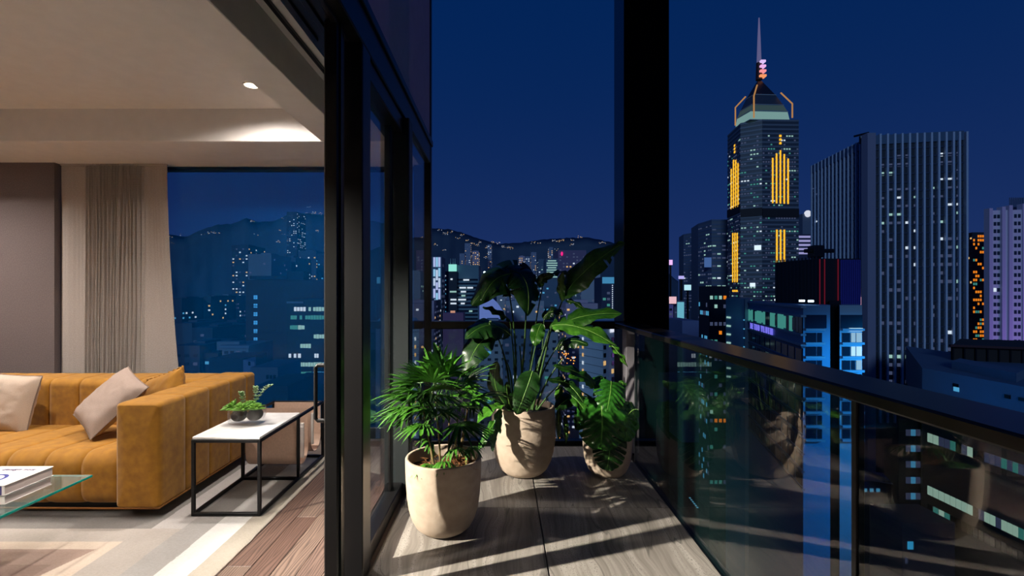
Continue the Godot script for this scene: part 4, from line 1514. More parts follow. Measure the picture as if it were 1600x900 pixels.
func finned_tower() -> void:
	var wallm := mat(Color(0.163, 0.188, 0.238), 0.4)
	var finm := mat(Color(0.675, 0.724, 0.820), 0.6)
	var a := xz(1268, 199)
	var c := xz(1362, 160)
	var d := xz(1505, 155)
	var y1 := hgt(212, 160)
	var o := building("office_tower", "broad dark office tower with pale vertical fins, right of the tallest skyscraper", [a, c, d, d + Vector2(10, -45), a + Vector2(40, -30)], y1 - 1.2, wallm)
	rng.seed = 8
	var low := hgt(640, 160)
	# glass strips with a few rooms lit
	windows(o, on_wall(1372, c, d), on_wall(1504, c, d), low, y1 - 6.0, Vector2(2.37, 2.75), Vector2(0.40, 0.40), [["pale", 0.06], ["white", 0.05], ["dim", 0.22]], false, 0.35)
	windows(o, a, on_wall(1352, a, c), low, y1 - 6.0, Vector2(3.3, 2.75), Vector2(0.5, 0.5), [["white", 0.004], ["dim", 0.03], ["warm", 0.003]])
	bands(o, c, d, low, y1 - 2.0, 2.75, 0.5, mat(Color(0.16, 0.20, 0.30), 0.5))
	bands(o, a, c, low, y1 - 2.0, 2.75, 0.9, mat(Color(0.24, 0.32, 0.42), 0.5))
	for k in 13:
		wall_bar(o, "fin", c, d, 1374.0 + 11.4 * k if k < 11 else 1374.0 + 11.4 * k - 2.0, 210.0 - 0.3 * k, 660, 0.55, 1.6, finm)
	for k in 15:
		var px := 1270.0 + 5.2 * k + 0.055 * k * k
		var p := on_wall(px, a, c)
		var mb := Mb.new()
		mb.box(Vector3(p.x, (y1 + hgt(640, 160)) * 0.5, p.y), Vector3(0.55, y1 - hgt(640, 160), 1.5), 0.0, wall_basis(a, c))
		part("fin", mb, finm, o)
	var mb := Mb.new()
	var pc := xz(1361, 158.6)
	mb.span(Vector3(pc.x - 1.35, GROUND, pc.y - 2.5), Vector3(pc.x + 1.35, y1 + 0.4, pc.y + 0.3))
	part("corner_pier", mb, mat(Color(0.50, 0.50, 0.60), 0.6), o)
	mb = Mb.new()
	for q in [[a, c], [c, d]]:
		var m: Vector2 = (q[0] + q[1]) * 0.5
		mb.box(Vector3(m.x, y1 - 1.6, m.y), Vector3(q[0].distance_to(q[1]), 3.0, 0.9), 0.0, wall_basis(q[0], q[1]))
	part("parapet", mb, mat(Color(0.26, 0.36, 0.48), 0.5), o)
	mb = Mb.new()
	var g := at(1345, 213, 163)
	mb.tube([g + Vector3(-2.2, 0, 0), g + Vector3(2.6, 1.2, 0)], [0.35], 6)
	mb.tube([g, g + Vector3(0, -2.5, 0)], [0.5], 6)
	part("roof_crane", mb, M.black, o)
	# red and white lights low on the flank
	for k in 3:
		wall_bar(o, "flank_light", a, c, [1346, 1351, 1356][k], 464, 477, 0.35, 3.4, glow([Color(1.0, 0.25, 0.3), Color(1.0, 0.75, 0.85), Color(1.0, 0.2, 0.25)][k], 0.6))


func hotel() -> void:
	var wallm := mat(Color(0.36, 0.52, 0.66), 0.6)
	var pale := mat(Color(0.50, 0.60, 0.68), 0.6)
	var near := xz(1255, 80)
	var far := xz(1169, 117)
	var wing := xz(1134, 117)
	var y1 := hgt(477, 80)
	var right := xz(1297, 80)
	var o := building("hotel_building", "blue floodlit hotel block with a lit sign under its glazed top floor", [near, right, xz(1300, 118), xz(1172, 119), far], y1, wallm, "hotel")
	var mb := Mb.new()
	mb.prism([wing, far, xz(1172, 124), xz(1140, 124)], GROUND, hgt(466, 117))
	part("side_wing", mb, wallm, o)
	mb = Mb.new()
	mb.prism([xz(1164, 116.2), xz(1170, 116.2), xz(1170, 118), xz(1164, 118)], GROUND, hgt(467, 117))
	part("corner_pier", mb, pale, o)
	mb = Mb.new()
	mb.prism([xz(1312, 80), xz(1347, 80), xz(1330, 112), xz(1305, 112)], GROUND, hgt(477, 80))
	part("right_bay", mb, pale, o)
	mb = Mb.new()
	mb.prism([xz(1296, 83), xz(1314, 83), xz(1314, 112), xz(1300, 112)], GROUND, hgt(470, 83))
	part("recess", mb, M.black, o)
	var bas := wall_basis(far, near)
	# glazed top floor: panes with light behind, some dark
	rng.seed = 12
	var wl := far.distance_to(near)
	var n := 22
	for k in n:
		var p := far.lerp(near, (k + 0.5) / n)
		var lit := k < 20 and not (k in [3, 9, 10, 13, 17, 19])
		mb = Mb.new()
		mb.box(Vector3(p.x, y1 - 3.35, p.y), Vector3(wl / n * 0.88, 2.7 - (0.5 if k % 3 == 1 else 0.0), 0.3), 0.0, bas)
		part("lit_window" if lit else "window", mb, M.lit.teal if lit else M.dark_window, o)
	mb = Mb.new()
	var mid := (far + near) * 0.5
	for yy in [y1 - 0.3, y1 - 1.8, y1 - 4.9, y1 - 6.6]:
		mb.box(Vector3(mid.x, yy, mid.y), Vector3(wl + 0.3, 0.35, 0.8), 0.0, bas)
	part("cornice", mb, pale, o)
	# window bays below, each its own pane
	var pane := BoxMesh.new()
	pane.size = Vector3(wl / 10 * 0.80, 2.05, 0.24)
	for j in 8:
		for k in 10:
			var p := far.lerp(near, (k + 0.5) / 10)
			var w := MeshInstance3D.new()
			w.name = "window"
			w.mesh = pane
			w.material_override = M.dark_window
			o.add_child(w, true)
			w.transform = Transform3D(bas, Vector3(p.x, y1 - 8.4 - 2.95 * j, p.y) - o.position)
	mb = Mb.new()
	for j in 9:
		mb.box(Vector3(mid.x, y1 - 6.95 - 2.95 * j, mid.y), Vector3(wl, 0.32, 0.5), 0.0, bas)
	part("floor_band", mb, mat(Color(0.20, 0.30, 0.40), 0.6), o, true)
	# front bays facing this way
	for q in [[1259, 1275], [1277, 1284], [1316, 1328], [1330, 1336], [1338, 1346]]:
		for j in 8:
			var ya := hgt(520, 80) - 2.28 * j
			var x0 := xz(q[0], 80).x
			var x1 := xz(q[1], 80).x
			var on: bool = q[0] >= 1330 and j < 3 and not (j == 2 and q[0] == 1330)
			mb = Mb.new()
			mb.span(Vector3(x0, ya - 1.75, -80.12), Vector3(x1, ya, -79.92))
			part("lit_window" if on else "window", mb, glow(Color(0.75, 0.92, 1.0), 0.9 if j == 1 else 0.5) if on else mat(Color(0.05, 0.14, 0.20), 0.15), o)
	for q in [[1256, 1286], [1313, 1347]]:
		for j in 9:
			var ya := hgt(517, 80) - 2.28 * j
			mb = Mb.new()
			mb.span(Vector3(xz(q[0], 80).x, ya + 0.05, -80.2), Vector3(xz(q[1], 80).x, ya + 0.42, -79.4))
			part("ledge", mb, pale, o)
	for q in [[1258, 1291], [1313, 1347]]:
		mb = Mb.new()
		mb.span(Vector3(xz(q[0], 80).x, hgt(513, 80), -80.15), Vector3(xz(q[1], 80).x, hgt(492, 80), -79.9))
		part("window", mb, mat(Color(0.05, 0.13, 0.22), 0.2), o)
	mb = Mb.new()
	mb.span(Vector3(xz(1326, 80).x, hgt(517, 80), -80.0), Vector3(xz(1345, 80).x, hgt(512.5, 80), -79.5))
	part("sign_light", mb, glow(Color(0.8, 0.95, 1.0), 1.0), o)
	# slots of light on the wing
	for k in 8:
		mb = Mb.new()
		mb.box(at(1138.5, 496 + 13.2 * k, 116.9), Vector3(0.95, 0.42, 0.3), 0.0, Basis(Vector3.BACK, -0.12))
		part("slot_light", mb, M.lit.pale, o)
	for k in 5:
		mb = Mb.new()
		mb.box(at(1162.5, 500 + 14.0 * k, 116.1), Vector3(0.28, 0.28, 0.2))
		part("pier_light", mb, M.lit.cyan, o)
	# the sign
	var sg := thing("hotel_sign", "violet lit letters on the blue hotel under its glazed top floor", "sign", at(1190, 518, 108))
	var st := on_wall(1168.5, far, near)
	var letters := Transform3D(bas, Vector3(on_wall(1191, far, near).x, y1 - 5.75, on_wall(1191, far, near).y) + bas.z * 0.3)
	lettering("sign_letter", "IE TIO YLUIM", 1.35, glow(Color(0.50, 0.48, 1.0), 0.8), sg, letters, 0.2, 1.6)
	# plant room on the roof with its dark cladding, violet ribs and red lines
	var r := building("roof_plant_block", "black windowless box with violet ribs on top of the blue hotel", [xz(1211, 98), xz(1282, 86), xz(1345, 86), xz(1330, 108), xz(1230, 116)], hgt(404, 86), mat(Color(0.05, 0.06, 0.09), 0.5), "plant room", y1)
	for k in 11:
		mb = Mb.new()
		mb.box(at(1314.0 + 2.9 * k, 441, 85.9), Vector3(0.12, 8.0, 0.3))
		part("violet_rib", mb, mat(Color(0.22, 0.22, 0.62), 0.5), r)
	for k in 3:
		mb = Mb.new()
		mb.box(at([1281, 1288.5, 1309.5][k], 441, 85.8), Vector3(0.10, 8.2, 0.16))
		part("red_light", mb, glow(Color(0.85, 0.18, 0.30), 0.16), r)
	for k in 12:
		mb = Mb.new()
		var p := on_wall(1214.0 + 5.6 * k, xz(1211, 98), xz(1282, 86))
		mb.box(Vector3(p.x, (y1 + hgt(404, 86)) * 0.5, p.y), Vector3(0.12, 9.0, 0.2), 0.0, wall_basis(xz(1211, 98), xz(1282, 86)))
		part("cladding_rib", mb, mat(Color(0.07, 0.10, 0.16), 0.5), r)
	var g := thing("roof_crane", "dark window-cleaning crane on the black plant box", "crane", at(1275, 404, 90))
	mb = Mb.new()
	mb.box(at(1275, 393, 90), Vector3(2.0, 2.2, 2.0), 0.1)
	mb.box(at(1275, 401, 90), Vector3(1.2, 1.4, 1.2))
	part("cab", mb, M.black, g)
	mb = Mb.new()
	mb.box(at(1280, 392, 90), Vector3(5.4, 0.7, 0.8), 0.1)
	part("jib", mb, M.black, g)
	for k in 3:
		var p := at([1214, 1253, 1267][k], [468.5, 470, 470.5][k], [99, 84, 82][k])
		mb = Mb.new()
		mb.box(p, Vector3(0.8, 0.35, 0.5), 0.05)
		single("roof_floodlight", mb, glow(Color(0.85, 0.95, 1.0), 3.0), ["white floodlight at the left end of the hotel roof", "middle one of the three white floodlights on the hotel roof", "rightmost white floodlight on the hotel roof by the red line"][k], "lamp", "floodlights on the hotel roof")
		var l := OmniLight3D.new()
		l.name = "roof_floodlight_glow"
		add_child(l, true)
		l.position = p + Vector3(0, 0.4, 0.6)
		l.light_color = Color(0.55, 0.75, 1.0)
		l.light_energy = 0.6
		l.omni_range = 60
		l.omni_attenuation = 2.0
		l.light_size = 0.3
		l.shadow_enabled = true


func near_roofs() -> void:
	var blue := mat(Color(0.350, 0.423, 0.520), 0.7)
	rng.seed = 31
	var c := xz(1441, 100)
	var d := xz(1700, 71.5)
	var y1 := hgt(575, 100)
	var o := building("office_building", "big block with blank blue top and strips of lit rooms, beyond the handrail at right", [c, d, d + Vector2(30, -14), c + Vector2(30, -40)], y1 - 10.0, mat(Color(0.075, 0.08, 0.09), 0.7))
	var mb := Mb.new()
	mb.prism([c, d, d + Vector2(30, -14), c + Vector2(30, -40)], y1 - 10.0, y1)
	part("upper_wall", mb, blue, o)
	wall_bar(o, "lit_window", c, d, 1495, 605, 611.5, 1.0, 0.4, M.lit.cyan)
	wall_bar(o, "window", c, d, 1494, 599.5, 604.5, 1.0, 0.4, M.dark_window)
	wall_bar(o, "window", c, d, 1575, 616.5, 622.5, 0.9, 0.4, M.black)
	wall_bar(o, "window", c, d, 1598, 621.5, 626.5, 1.1, 0.4, M.black)
	mb = Mb.new()
	mb.prism([xz(1487, 99), xz(1588, 84), xz(1600, 88), xz(1500, 103)], y1 - 1.0, hgt(564, 99))
	part("roof_house", mb, blue, o)
	mb = Mb.new()
	mb.prism([xz(1487, 112), xz(1660, 104), xz(1680, 120), xz(1500, 128)], y1 - 3.0, hgt(540, 112))
	part("roof_shed", mb, mat(Color(0.10, 0.055, 0.07), 0.8), o)
	for k in 8:
		mb = Mb.new()
		var p := xz(1488 + 18 * k, 111.8 - 0.82 * k)
		mb.box(Vector3(p.x, hgt(540, 112) - 2.4, p.y), Vector3(0.35, 4.8, 0.4))
		part("shed_post", mb, M.black, o)
	mb = Mb.new()
	var ma := xz(1484, 111)
	var mc := xz(1662, 103)
	mb.box(Vector3((ma.x + mc.x) * 0.5, hgt(539, 112), (ma.y + mc.y) * 0.5), Vector3(ma.distance_to(mc), 0.5, 1.0), 0.0, wall_basis(ma, mc))
	part("shed_eave", mb, mat(Color(0.22, 0.09, 0.13), 0.8), o)
	var bas := wall_basis(c, d)
	var wl := c.distance_to(d)
	var rows := [[680, [3, 3, 1, 1, 2, 0, 1, 3, 0, 0, 1, 1, 1, 2, 1, 2, 1, 1, 2, 1, 1, 2, 1, 1]], [761, [3, 3, 3, 3, 3, 3, 3, 3, 0, 1, 3, 3, 1, 3, 3, 3, 2, 3, 3, 2, 3, 3, 2, 3]], [789, [0, 2, 3, 2, 0, 0, 0, 0, 0, 0, 0, 0, 0, 0, 0, 0, 0, 0, 0, 0, 0, 0, 0, 0]]]
	for r in rows:
		for k in 24:
			var p := on_wall(1453.8 + 8.9 * k, c, d)
			mb = Mb.new()
			mb.box(Vector3(p.x, hgt(r[0], 100), p.y), Vector3(on_wall(1450.1 + 8.9 * k, c, d).distance_to(on_wall(1457.5 + 8.9 * k, c, d)), 1.75, 0.3), 0.0, bas)
			var v: int = r[1][k]
			part("window" if v == 0 else "lit_window", mb, [M.dark_window, M.lit.dim, M.lit.teal, glow(Color(0.75, 0.92, 0.84), 0.75)][v], o)
	o = building("office_wing", "black wing with a stack of small cyan windows seen through the right balustrade glass", [xz(1404, 102), xz(1438.5, 102), xz(1437, 106), xz(1410, 106)], hgt(655, 102), mat(Color(0.05, 0.055, 0.065), 0.7))
	for j in 5:
		for k in 3:
			mb = Mb.new()
			mb.box(at(1419.0 + 7.6 * k, 676.0 + 24.8 * j, 101.9), Vector3(0.85, 1.3, 0.3))
			part("lit_window" if k == 1 else "window", mb, M.lit.cyan if k == 1 else M.lit.dim, o)
	o = building("low_block", "low mauve block with one cyan window below the office seen through the glass", box_plan(1410, 1492, 90, 8), hgt(817, 90), mat(Color(0.20, 0.17, 0.24), 0.8))
	wall_bar(o, "lit_window", xz(1410, 90), xz(1492, 90), 1422, 846, 858, 1.0, 0.3, glow(Color(0.25, 0.75, 1.0), 0.8))
	wall_bar(o, "lit_window", xz(1410, 90), xz(1492, 90), 1416, 871, 880, 0.4, 0.3, M.lit.dim)
	o = building("street_canopy", "small blue lit canopy behind the joint of the right balustrade", box_plan(1346, 1392, 120, 10), hgt(752, 120), mat(Color(0.10, 0.16, 0.40), 0.6), "canopy")  # blue light on the canopy is put into its colours
	mb = Mb.new()
	mb.poly([at(1340, 748, 119), at(1396, 757, 119), at(1380, 739, 128), at(1348, 735, 128)], Vector3.UP)
	part("roof", mb, mat(Color(0.16, 0.30, 0.62), 0.6), o)
	for k in 3:
		mb = Mb.new()
		mb.box(at(1352 + 10 * k, 766, 119.8), Vector3(0.8, 0.8, 0.2))
		part("lit_window", mb, M.lit.cyan, o)


func skyline_right() -> void:
	var haze1 := mat(Color(0.386, 0.429, 0.515), 0.6)  # pale colour stands in for haze over the distance
	var dark := mat(Color(0.122, 0.146, 0.207), 0.7)
	rng.seed = 40
	# two glassy blocks left of the skyscraper
	var spec := [
		["glass_tower", "lower of the two dim glass towers left of the gold-lit skyscraper", 1068, 1092, 1124, 366, 362, 680.0, 690.0],
		["glass_tower", "taller of the two dim glass towers, beside the gold-lit skyscraper", 1091, 1112, 1150, 350, 343, 500.0, 470.0],
	]
	for q in spec:
		var a := xz(q[2], q[7] + 30)
		var b := xz(q[3], q[7])
		var c := xz(q[4], q[7])
		var y1 := hgt(q[6], q[7])
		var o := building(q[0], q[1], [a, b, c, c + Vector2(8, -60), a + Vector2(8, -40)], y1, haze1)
		for f in [[a, b], [b, c]]:
			bands(o, f[0], f[1], hgt(520, q[7]), y1 - 1.0, 4.2, 1.2, mat(Color(0.34, 0.42, 0.56), 0.5))
			windows(o, f[0], f[1], hgt(520, q[7]), y1 - 4.0, Vector2(4.6, 4.2), Vector2(0.7, 0.4), [["pale", 0.03], ["dim", 0.14], ["white", 0.02]], false, 0.4)
		if q[2] == 1091:
			var mb := Mb.new()
			mb.box(at(1106, 410, q[7] - 1.0), Vector3(7.0, 10.0, 1.0))
			part("lit_window", mb, glow(Color(0.45, 0.65, 1.0), 0.30), o)
	# dark block before them
	var o := building("dark_block", "black block with scattered green-white windows left of the blue hotel", [xz(1092, 150), xz(1108, 140), xz(1140, 140), xz(1140, 170), xz(1096, 175)], hgt(447, 140), dark)
	windows(o, xz(1092, 150), xz(1108, 140), hgt(760, 140), hgt(470, 140), Vector2(1.4, 2.5), Vector2(0.45, 0.5), [["cyan", 0.18], ["dim", 0.2]])
	windows(o, xz(1108, 140), xz(1136, 140), hgt(760, 140), hgt(458, 140), Vector2(1.3, 2.5), Vector2(0.6, 0.4), [["teal", 0.12], ["pale", 0.06], ["amber", 0.02], ["dim", 0.10]], false, 0.4)
	# the lit signs at the column's edge
	var signs := [
		["billboard", "pink-white lit sign high beside the black column", 1044, 1051, 406, 414, 520, Color(0.95, 0.75, 1.0), 1.0],
		["billboard", "small lilac sign under the pink-white one, right of the column", 1060, 1069, 431, 436, 500, Color(0.75, 0.72, 1.0), 0.9],
		["billboard", "pale cyan square screen left of the lower glass tower's foot", 1069, 1080, 445, 453.5, 420, Color(0.75, 0.95, 1.0), 0.9],
		["billboard", "white and red screen against the black column's right edge", 1044.5, 1057, 463.5, 474.5, 380, Color(1.0, 0.80, 0.84), 0.8],
		["billboard", "tall cyan screen on the block beside the black column", 1058, 1069, 472, 499, 360, Color(0.50, 0.85, 0.95), 0.6],
	]
	for q in signs:
		var s := thing(q[0], q[1], "sign", at((q[2] + q[3]) * 0.5, q[5], q[6]))
		part("screen", slab(at(q[2], q[5], q[6] + 1.0), at(q[3], q[4], q[6]), 0.1), glow(q[7], q[8]), s)
		var leg := at((q[2] + q[3]) * 0.5, q[5], q[6] + 2.0)
		part("mast", slab(Vector3(leg.x - 0.8, GROUND, leg.z - 0.6), Vector3(leg.x + 0.8, leg.y, leg.z + 0.6)), M.black, s)
		part("backing", slab(at(q[2], q[5] + 0.3, q[6] + 2.5), at(q[3], q[4], q[6] + 1.0)), M.black, s)
	o = building("violet_block", "narrow violet block against the black column", box_plan(1040, 1052, 330, 30), hgt(476, 330), mat(Color(0.62, 0.52, 0.74), 0.7))
	windows(o, xz(1044, 330), xz(1052, 330), hgt(720, 330), hgt(480, 330), Vector2(2.4, 3.2), Vector2(0.5, 0.5), [["dim", 0.3]], true)
	simple_tower(["mid_block", 1053, 1070, 470, 390, 30, haze1, [["dim", 0.2], ["pale", 0.05]], "dim block carrying the tall cyan screen"])
	o = building("low_blue_block", "plain blue-grey block under the two glass towers", box_plan(1066, 1092, 260, 30), hgt(501, 260), mat(Color(0.38, 0.45, 0.62), 0.7))
	# between skyscraper and finned tower
	o = building("striped_block", "block with white and violet lit stripes between the skyscraper and the finned tower", box_plan(1246, 1270, 500, 20), hgt(366, 500), mat(Color(0.20, 0.22, 0.34), 0.6))
	for k in 5:
		var mb := Mb.new()
		mb.box(at(1258, 370 + 6.4 * k, 499.8), Vector3(15.0, 2.1, 0.5))
		part("light_strip", mb, glow(Color(0.75, 0.74, 1.0), 0.55), o)
	o = building("slender_tower", "faint slender tower with a white lit cap beside the finned tower", box_plan(1254, 1270, 700, 30), hgt(334, 700), haze1)
	var mb := Mb.new()
	mb.blob(at(1262, 334, 700), Vector3(4.6, 5.0, 4.6), 8)
	part("cap_light", mb, glow(Color(0.92, 0.94, 1.0), 0.8), o)
	# far right
	o = building("orange_lit_tower", "dark tower with ragged orange lights right of the finned tower", [xz(1505, 330), xz(1519, 320), xz(1545, 320), xz(1545, 350), xz(1506, 350)], hgt(363, 320), dark)
	rng.seed = 44
	windows(o, xz(1520, 320), xz(1541, 320), hgt(540, 320), hgt(366, 320), Vector2(1.6, 2.6), Vector2(0.7, 0.6), [["amber", 0.20], ["teal", 0.04]], false, 0.3)
	bands(o, xz(1505, 330), xz(1519, 320), hgt(545, 320), hgt(370, 320), 3.2, 0.7, mat(Color(0.2, 0.24, 0.34), 0.7))
	windows(o, xz(1505, 330), xz(1519, 320), hgt(545, 320), hgt(368, 320), Vector2(2.6, 3.2), Vector2(0.6, 0.4), [["warm", 0.10]])
	var cream := mat(Color(0.809, 0.784, 0.846), 0.7)
	o = building("apartment_tower", "cream apartment tower with paired windows at the right edge", [xz(1544, 250), xz(1620, 246), xz(1640, 290), xz(1560, 290)], hgt(329, 250), cream)
	mb = Mb.new()
	for k in 5:
		var p := xz([1546, 1566, 1577, 1598, 1612][k], [249.6, 248.8, 248.4, 247.6, 246.8][k])
		mb.span(Vector3(p.x - 0.9, GROUND, p.y - 2.0), Vector3(p.x + 0.9, hgt(326 - 2 * k, 250), p.y + 0.9))
	part("pier", mb, mat(Color(0.74, 0.70, 0.80), 0.7), o)
	rng.seed = 45
	for q in [[1552, 1557], [1557.5, 1562.5], [1584, 1589], [1590, 1595]]:
		windows(o, on_wall(q[0], xz(1544, 250), xz(1620, 246)), on_wall(q[1], xz(1544, 250), xz(1620, 246)), hgt(550, 250), hgt(333, 250), Vector2(1.6, 3.85), Vector2(0.82, 0.50), [["white", 0.04], ["cyan", 0.03]], true)
	mb = Mb.new()
	mb.span(at(1577, 332, 262), at(1602, 309, 256))
	part("roof_house", mb, mat(Color(0.30, 0.34, 0.46), 0.7), o)
	mb = Mb.new()
	for k in 9:
		mb.box(at(1578 + 3.0 * k, 316, 255.5), Vector3(0.35, 5.0, 0.5))
	part("roof_louvre", mb, mat(Color(0.40, 0.46, 0.60), 0.7), o, true)


func skyline_middle() -> void:
	rng.seed = 50
	var hz := mat(Color(0.50, 0.55, 0.66), 0.7)  # far walls lightened in place of haze
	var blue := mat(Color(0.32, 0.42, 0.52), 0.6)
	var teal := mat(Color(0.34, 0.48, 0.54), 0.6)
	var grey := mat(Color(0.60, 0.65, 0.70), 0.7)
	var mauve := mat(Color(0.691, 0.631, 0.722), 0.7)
	var far := [["white", 0.09], ["warm", 0.09], ["dim", 0.34]]
	var few := [["white", 0.05], ["pale", 0.05], ["dim", 0.18]]
	var list := [
		["tower", 791, 802, 418, 620, 25, hz, far, "narrow tower at the left end of the far row behind the big plant"],
		["tower", 811, 820, 400, 760, 12, mauve, [["warm", 0.45], ["white", 0.15]], "brightly outlined slim tower behind the top of the big plant"],
		["tower", 821, 828, 401, 700, 12, hz, far, "slim tower with warm windows just right of the outlined tower"],
		["tower", 830, 838, 394, 760, 25, hz, far, "tall thin tower rising above the far row near the middle"],
		["tower", 858, 864, 386, 900, 25, hz, [["white", 0.3], ["warm", 0.3]], "thin lit tower on the slope left of the broad mauve block"],
		["tower", 841, 853, 405, 560, 30, blue, few, "dark tower with one bright column of windows left of the banded lit tower"],
		["tower", 726, 735, 380, 950, 30, hz, far, "tower with speckled windows climbing the hill above the green plant"],
		["tower", 762, 768, 382, 960, 30, hz, far, "thin tower halfway up the hillside right of the speckled one"],
		["tower", 738, 748, 392, 900, 30, mauve, [["warm", 0.35], ["white", 0.1]], "short warm-lit tower on the hillside behind the teal block"],
		["tower", 718, 726, 396, 880, 30, hz, far, "short tower peeping over the left part of the teal block"],
		["apartment_building", 776, 790, 436, 480, 30, grey, far, "grey building low between the arched sign and the narrow tower"],
		["apartment_building", 800, 818, 432, 430, 30, mauve, far, "mauve building behind the stalks of the big plant"],
		["apartment_building", 820, 846, 440, 400, 30, hz, few, "wide dim building behind the middle of the big plant"],
		["office_building", 846, 884, 443, 330, 40, blue, [["white", 0.06], ["cyan", 0.10], ["dim", 0.15]], "blue office with scattered cyan rooms behind the plant's right side"],
		["office_building", 880, 906, 428, 380, 40, hz, [["white", 0.12], ["dim", 0.25]], "hazy office left of the banded grey one"],
		["office_building", 908, 938, 424, 300, 40, grey, [["dim", 0.20], ["pale", 0.04]], "grey office with horizontal bands below the big raised leaf"],
		["apartment_building", 884, 940, 474, 260, 30, mauve, far, "broad mauve building under the raised leaf, above the handrail"],
		["apartment_building", 790, 850, 470, 280, 30, grey, [["dim", 0.25], ["white", 0.06], ["warm", 0.05]], "grey apartment block behind the stalks, cut by the handrail"],
		["apartment_building", 748, 792, 505, 200, 30, grey, [["cyan", 0.05], ["dim", 0.25], ["white", 0.03]], "grey block below the arched sign, seen through the end glass"],
		["apartment_building", 786, 836, 512, 180, 30, blue, [["dim", 0.20], ["white", 0.03]], "blue-grey block right behind the middle planter's stalks, below the handrail"],
		["apartment_building", 836, 872, 520, 190, 30, grey, [["dim", 0.2], ["teal", 0.06]], "grey-blue block left of the orange street glow"],
		["apartment_building", 694, 752, 520, 230, 30, grey, [["dim", 0.25], ["warm", 0.04]], "grey block behind the fan palm, below the handrail"],
		["apartment_building", 650, 678, 470, 260, 30, mauve, far, "mauve building behind the corner glass left of the white sign"],
	]
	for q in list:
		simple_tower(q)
	# banded lit tower
	var o := building("office_tower", "teal-lit banded tower behind the raised leaf, left of the mauve block", box_plan(853, 872, 520, 30), hgt(404, 520), blue)
	for k in 8:
		var mb := Mb.new()
		mb.box(at(862.5, 407.5 + 3.6 * k, 519.8), Vector3(11.5 if k % 3 else 9.0, 1.1, 0.5))
		part("lit_window", mb, M.lit.pale, o)
	o = building("mauve_block", "broad mauve block with a magenta lamp on its top edge", box_plan(872, 916, 600, 50), hgt(391, 600), mat(Color(0.46, 0.40, 0.54), 0.7))
	windows(o, xz(873, 600), xz(915, 600), hgt(470, 600), hgt(394, 600), Vector2(4.0, 4.0), Vector2(0.5, 0.4), [["dim", 0.4], ["warm", 0.04], ["white", 0.03]])
	var mb := Mb.new()
	mb.blob(at(878, 396.5, 599), Vector3(1.4, 2.6, 1.4), 8)
	part("magenta_lamp", mb, glow(Color(1.0, 0.15, 0.55), 1.0), o)
	# white sign tower at the left
	rng.seed = 52
	o = building("sign_tower", "narrow tower covered in glowing white panels beside the corner glass", box_plan(675, 690, 300, 20), hgt(401, 300), blue)
	var k2 := 0
	for cpx in [[677.2, 680.2], [681.2, 684.2], [685.0, 688.0]]:
		var py := 402.0
		while py < 690.0:
			var len_ := rng.randf_range(9.0, 22.0) if py > 416.0 else 15.0
			mb = Mb.new()
			mb.span(at(cpx[0], py + len_, 300.2), at(cpx[1], py, 299.6))
			part("sign_light", mb, glow([Color(0.75, 0.80, 1.0), Color(0.62, 0.85, 1.0), Color(0.80, 0.88, 1.0)][k2 % 3], 0.75), o)
			k2 += 1
			py += len_ + rng.randf_range(1.5, 5.0)
	windows(o, xz(690, 300), xz(690, 300) + Vector2(0, -20), GROUND + 5.0, hgt(410, 300), Vector2(3, 3.2), Vector2(0.5, 0.5), [["dim", 0.3]])
	o = building("dark_apartment_building", "dark building with pairs of small lit windows right of the white sign tower", box_plan(690, 702, 330, 25), hgt(424, 330), mat(Color(0.13, 0.20, 0.30), 0.7))
	for j in 22:
		for i in 2:
			if (j * 5 + i * 3) % 7 == 0:
				continue
			mb = Mb.new()
			mb.box(at(692.2 + 3.6 * i, 431 + 7.0 * j, 329.8), Vector3(0.85, 0.8, 0.4))
			part("lit_window", mb, M.lit.cyan if j % 3 else M.lit.white, o)
	o = building("teal_block", "teal banded block with a bright green-white sign on its left roof corner", box_plan(701, 748, 270, 40), hgt(414, 270), teal)
	mb = Mb.new()
	mb.prism([xz(701, 268), xz(714, 268), xz(714, 285), xz(701, 285)], GROUND, hgt(424, 268))
	part("stair_tower", mb, mat(Color(0.10, 0.17, 0.24), 0.7), o)
	mb = Mb.new()
	mb.span(at(701.5, 424, 270), at(713, 413, 268))
	part("sign_light", mb, glow(Color(0.62, 0.98, 0.92), 0.8), o)
	mb = Mb.new()
	for p in [704, 708, 711]:
		mb.tube([at(p, 413, 270), at(p, 404, 270)], [0.15], 5)
	part("aerial", mb, mat(Color(0.6, 0.7, 0.75), 0.5), o)
	for j in 14:
		mb = Mb.new()
		mb.span(at(714.5, 438.6 + 6.1 * j, 270.2), at(746.5, 435.6 + 6.1 * j, 269.7))
		part("window_strip", mb, mat(Color(0.06, 0.12, 0.20), 0.2), o)
	for q in [[724, 733, 437.2], [718, 728, 449.4], [730, 739, 449.4], [720, 728, 455.6], [721, 727, 461.8], [716, 728, 468], [720, 726, 474], [703, 713, 455.6], [704, 713, 468], [704, 713, 474], [704, 707, 436], [733, 738, 486], [717, 722, 498]]:
		mb = Mb.new()
		mb.span(at(q[0], q[2] + 1.4, 267.9), at(q[1], q[2] - 1.0, 267.5))
		part("lit_window", mb, M.lit.pale if q[0] % 2 else M.lit.white, o)
	o = building("pink_block", "low pinkish roof block under the teal building, above the handrail", box_plan(692, 724, 205, 10), hgt(489, 205), mat(Color(0.52, 0.36, 0.50), 0.7))
	mb = Mb.new()
	mb.span(at(704, 489, 206), at(711, 485.5, 205.5))
	part("sign_light", mb, glow(Color(1.0, 0.72, 0.60), 0.5), o)
	# the arched white-blue sign
	o = thing("arched_sign", "big pale blue arched sign board behind the drooping leaf", "sign", at(770, 506, 250))
	var plan := []
	var face := []
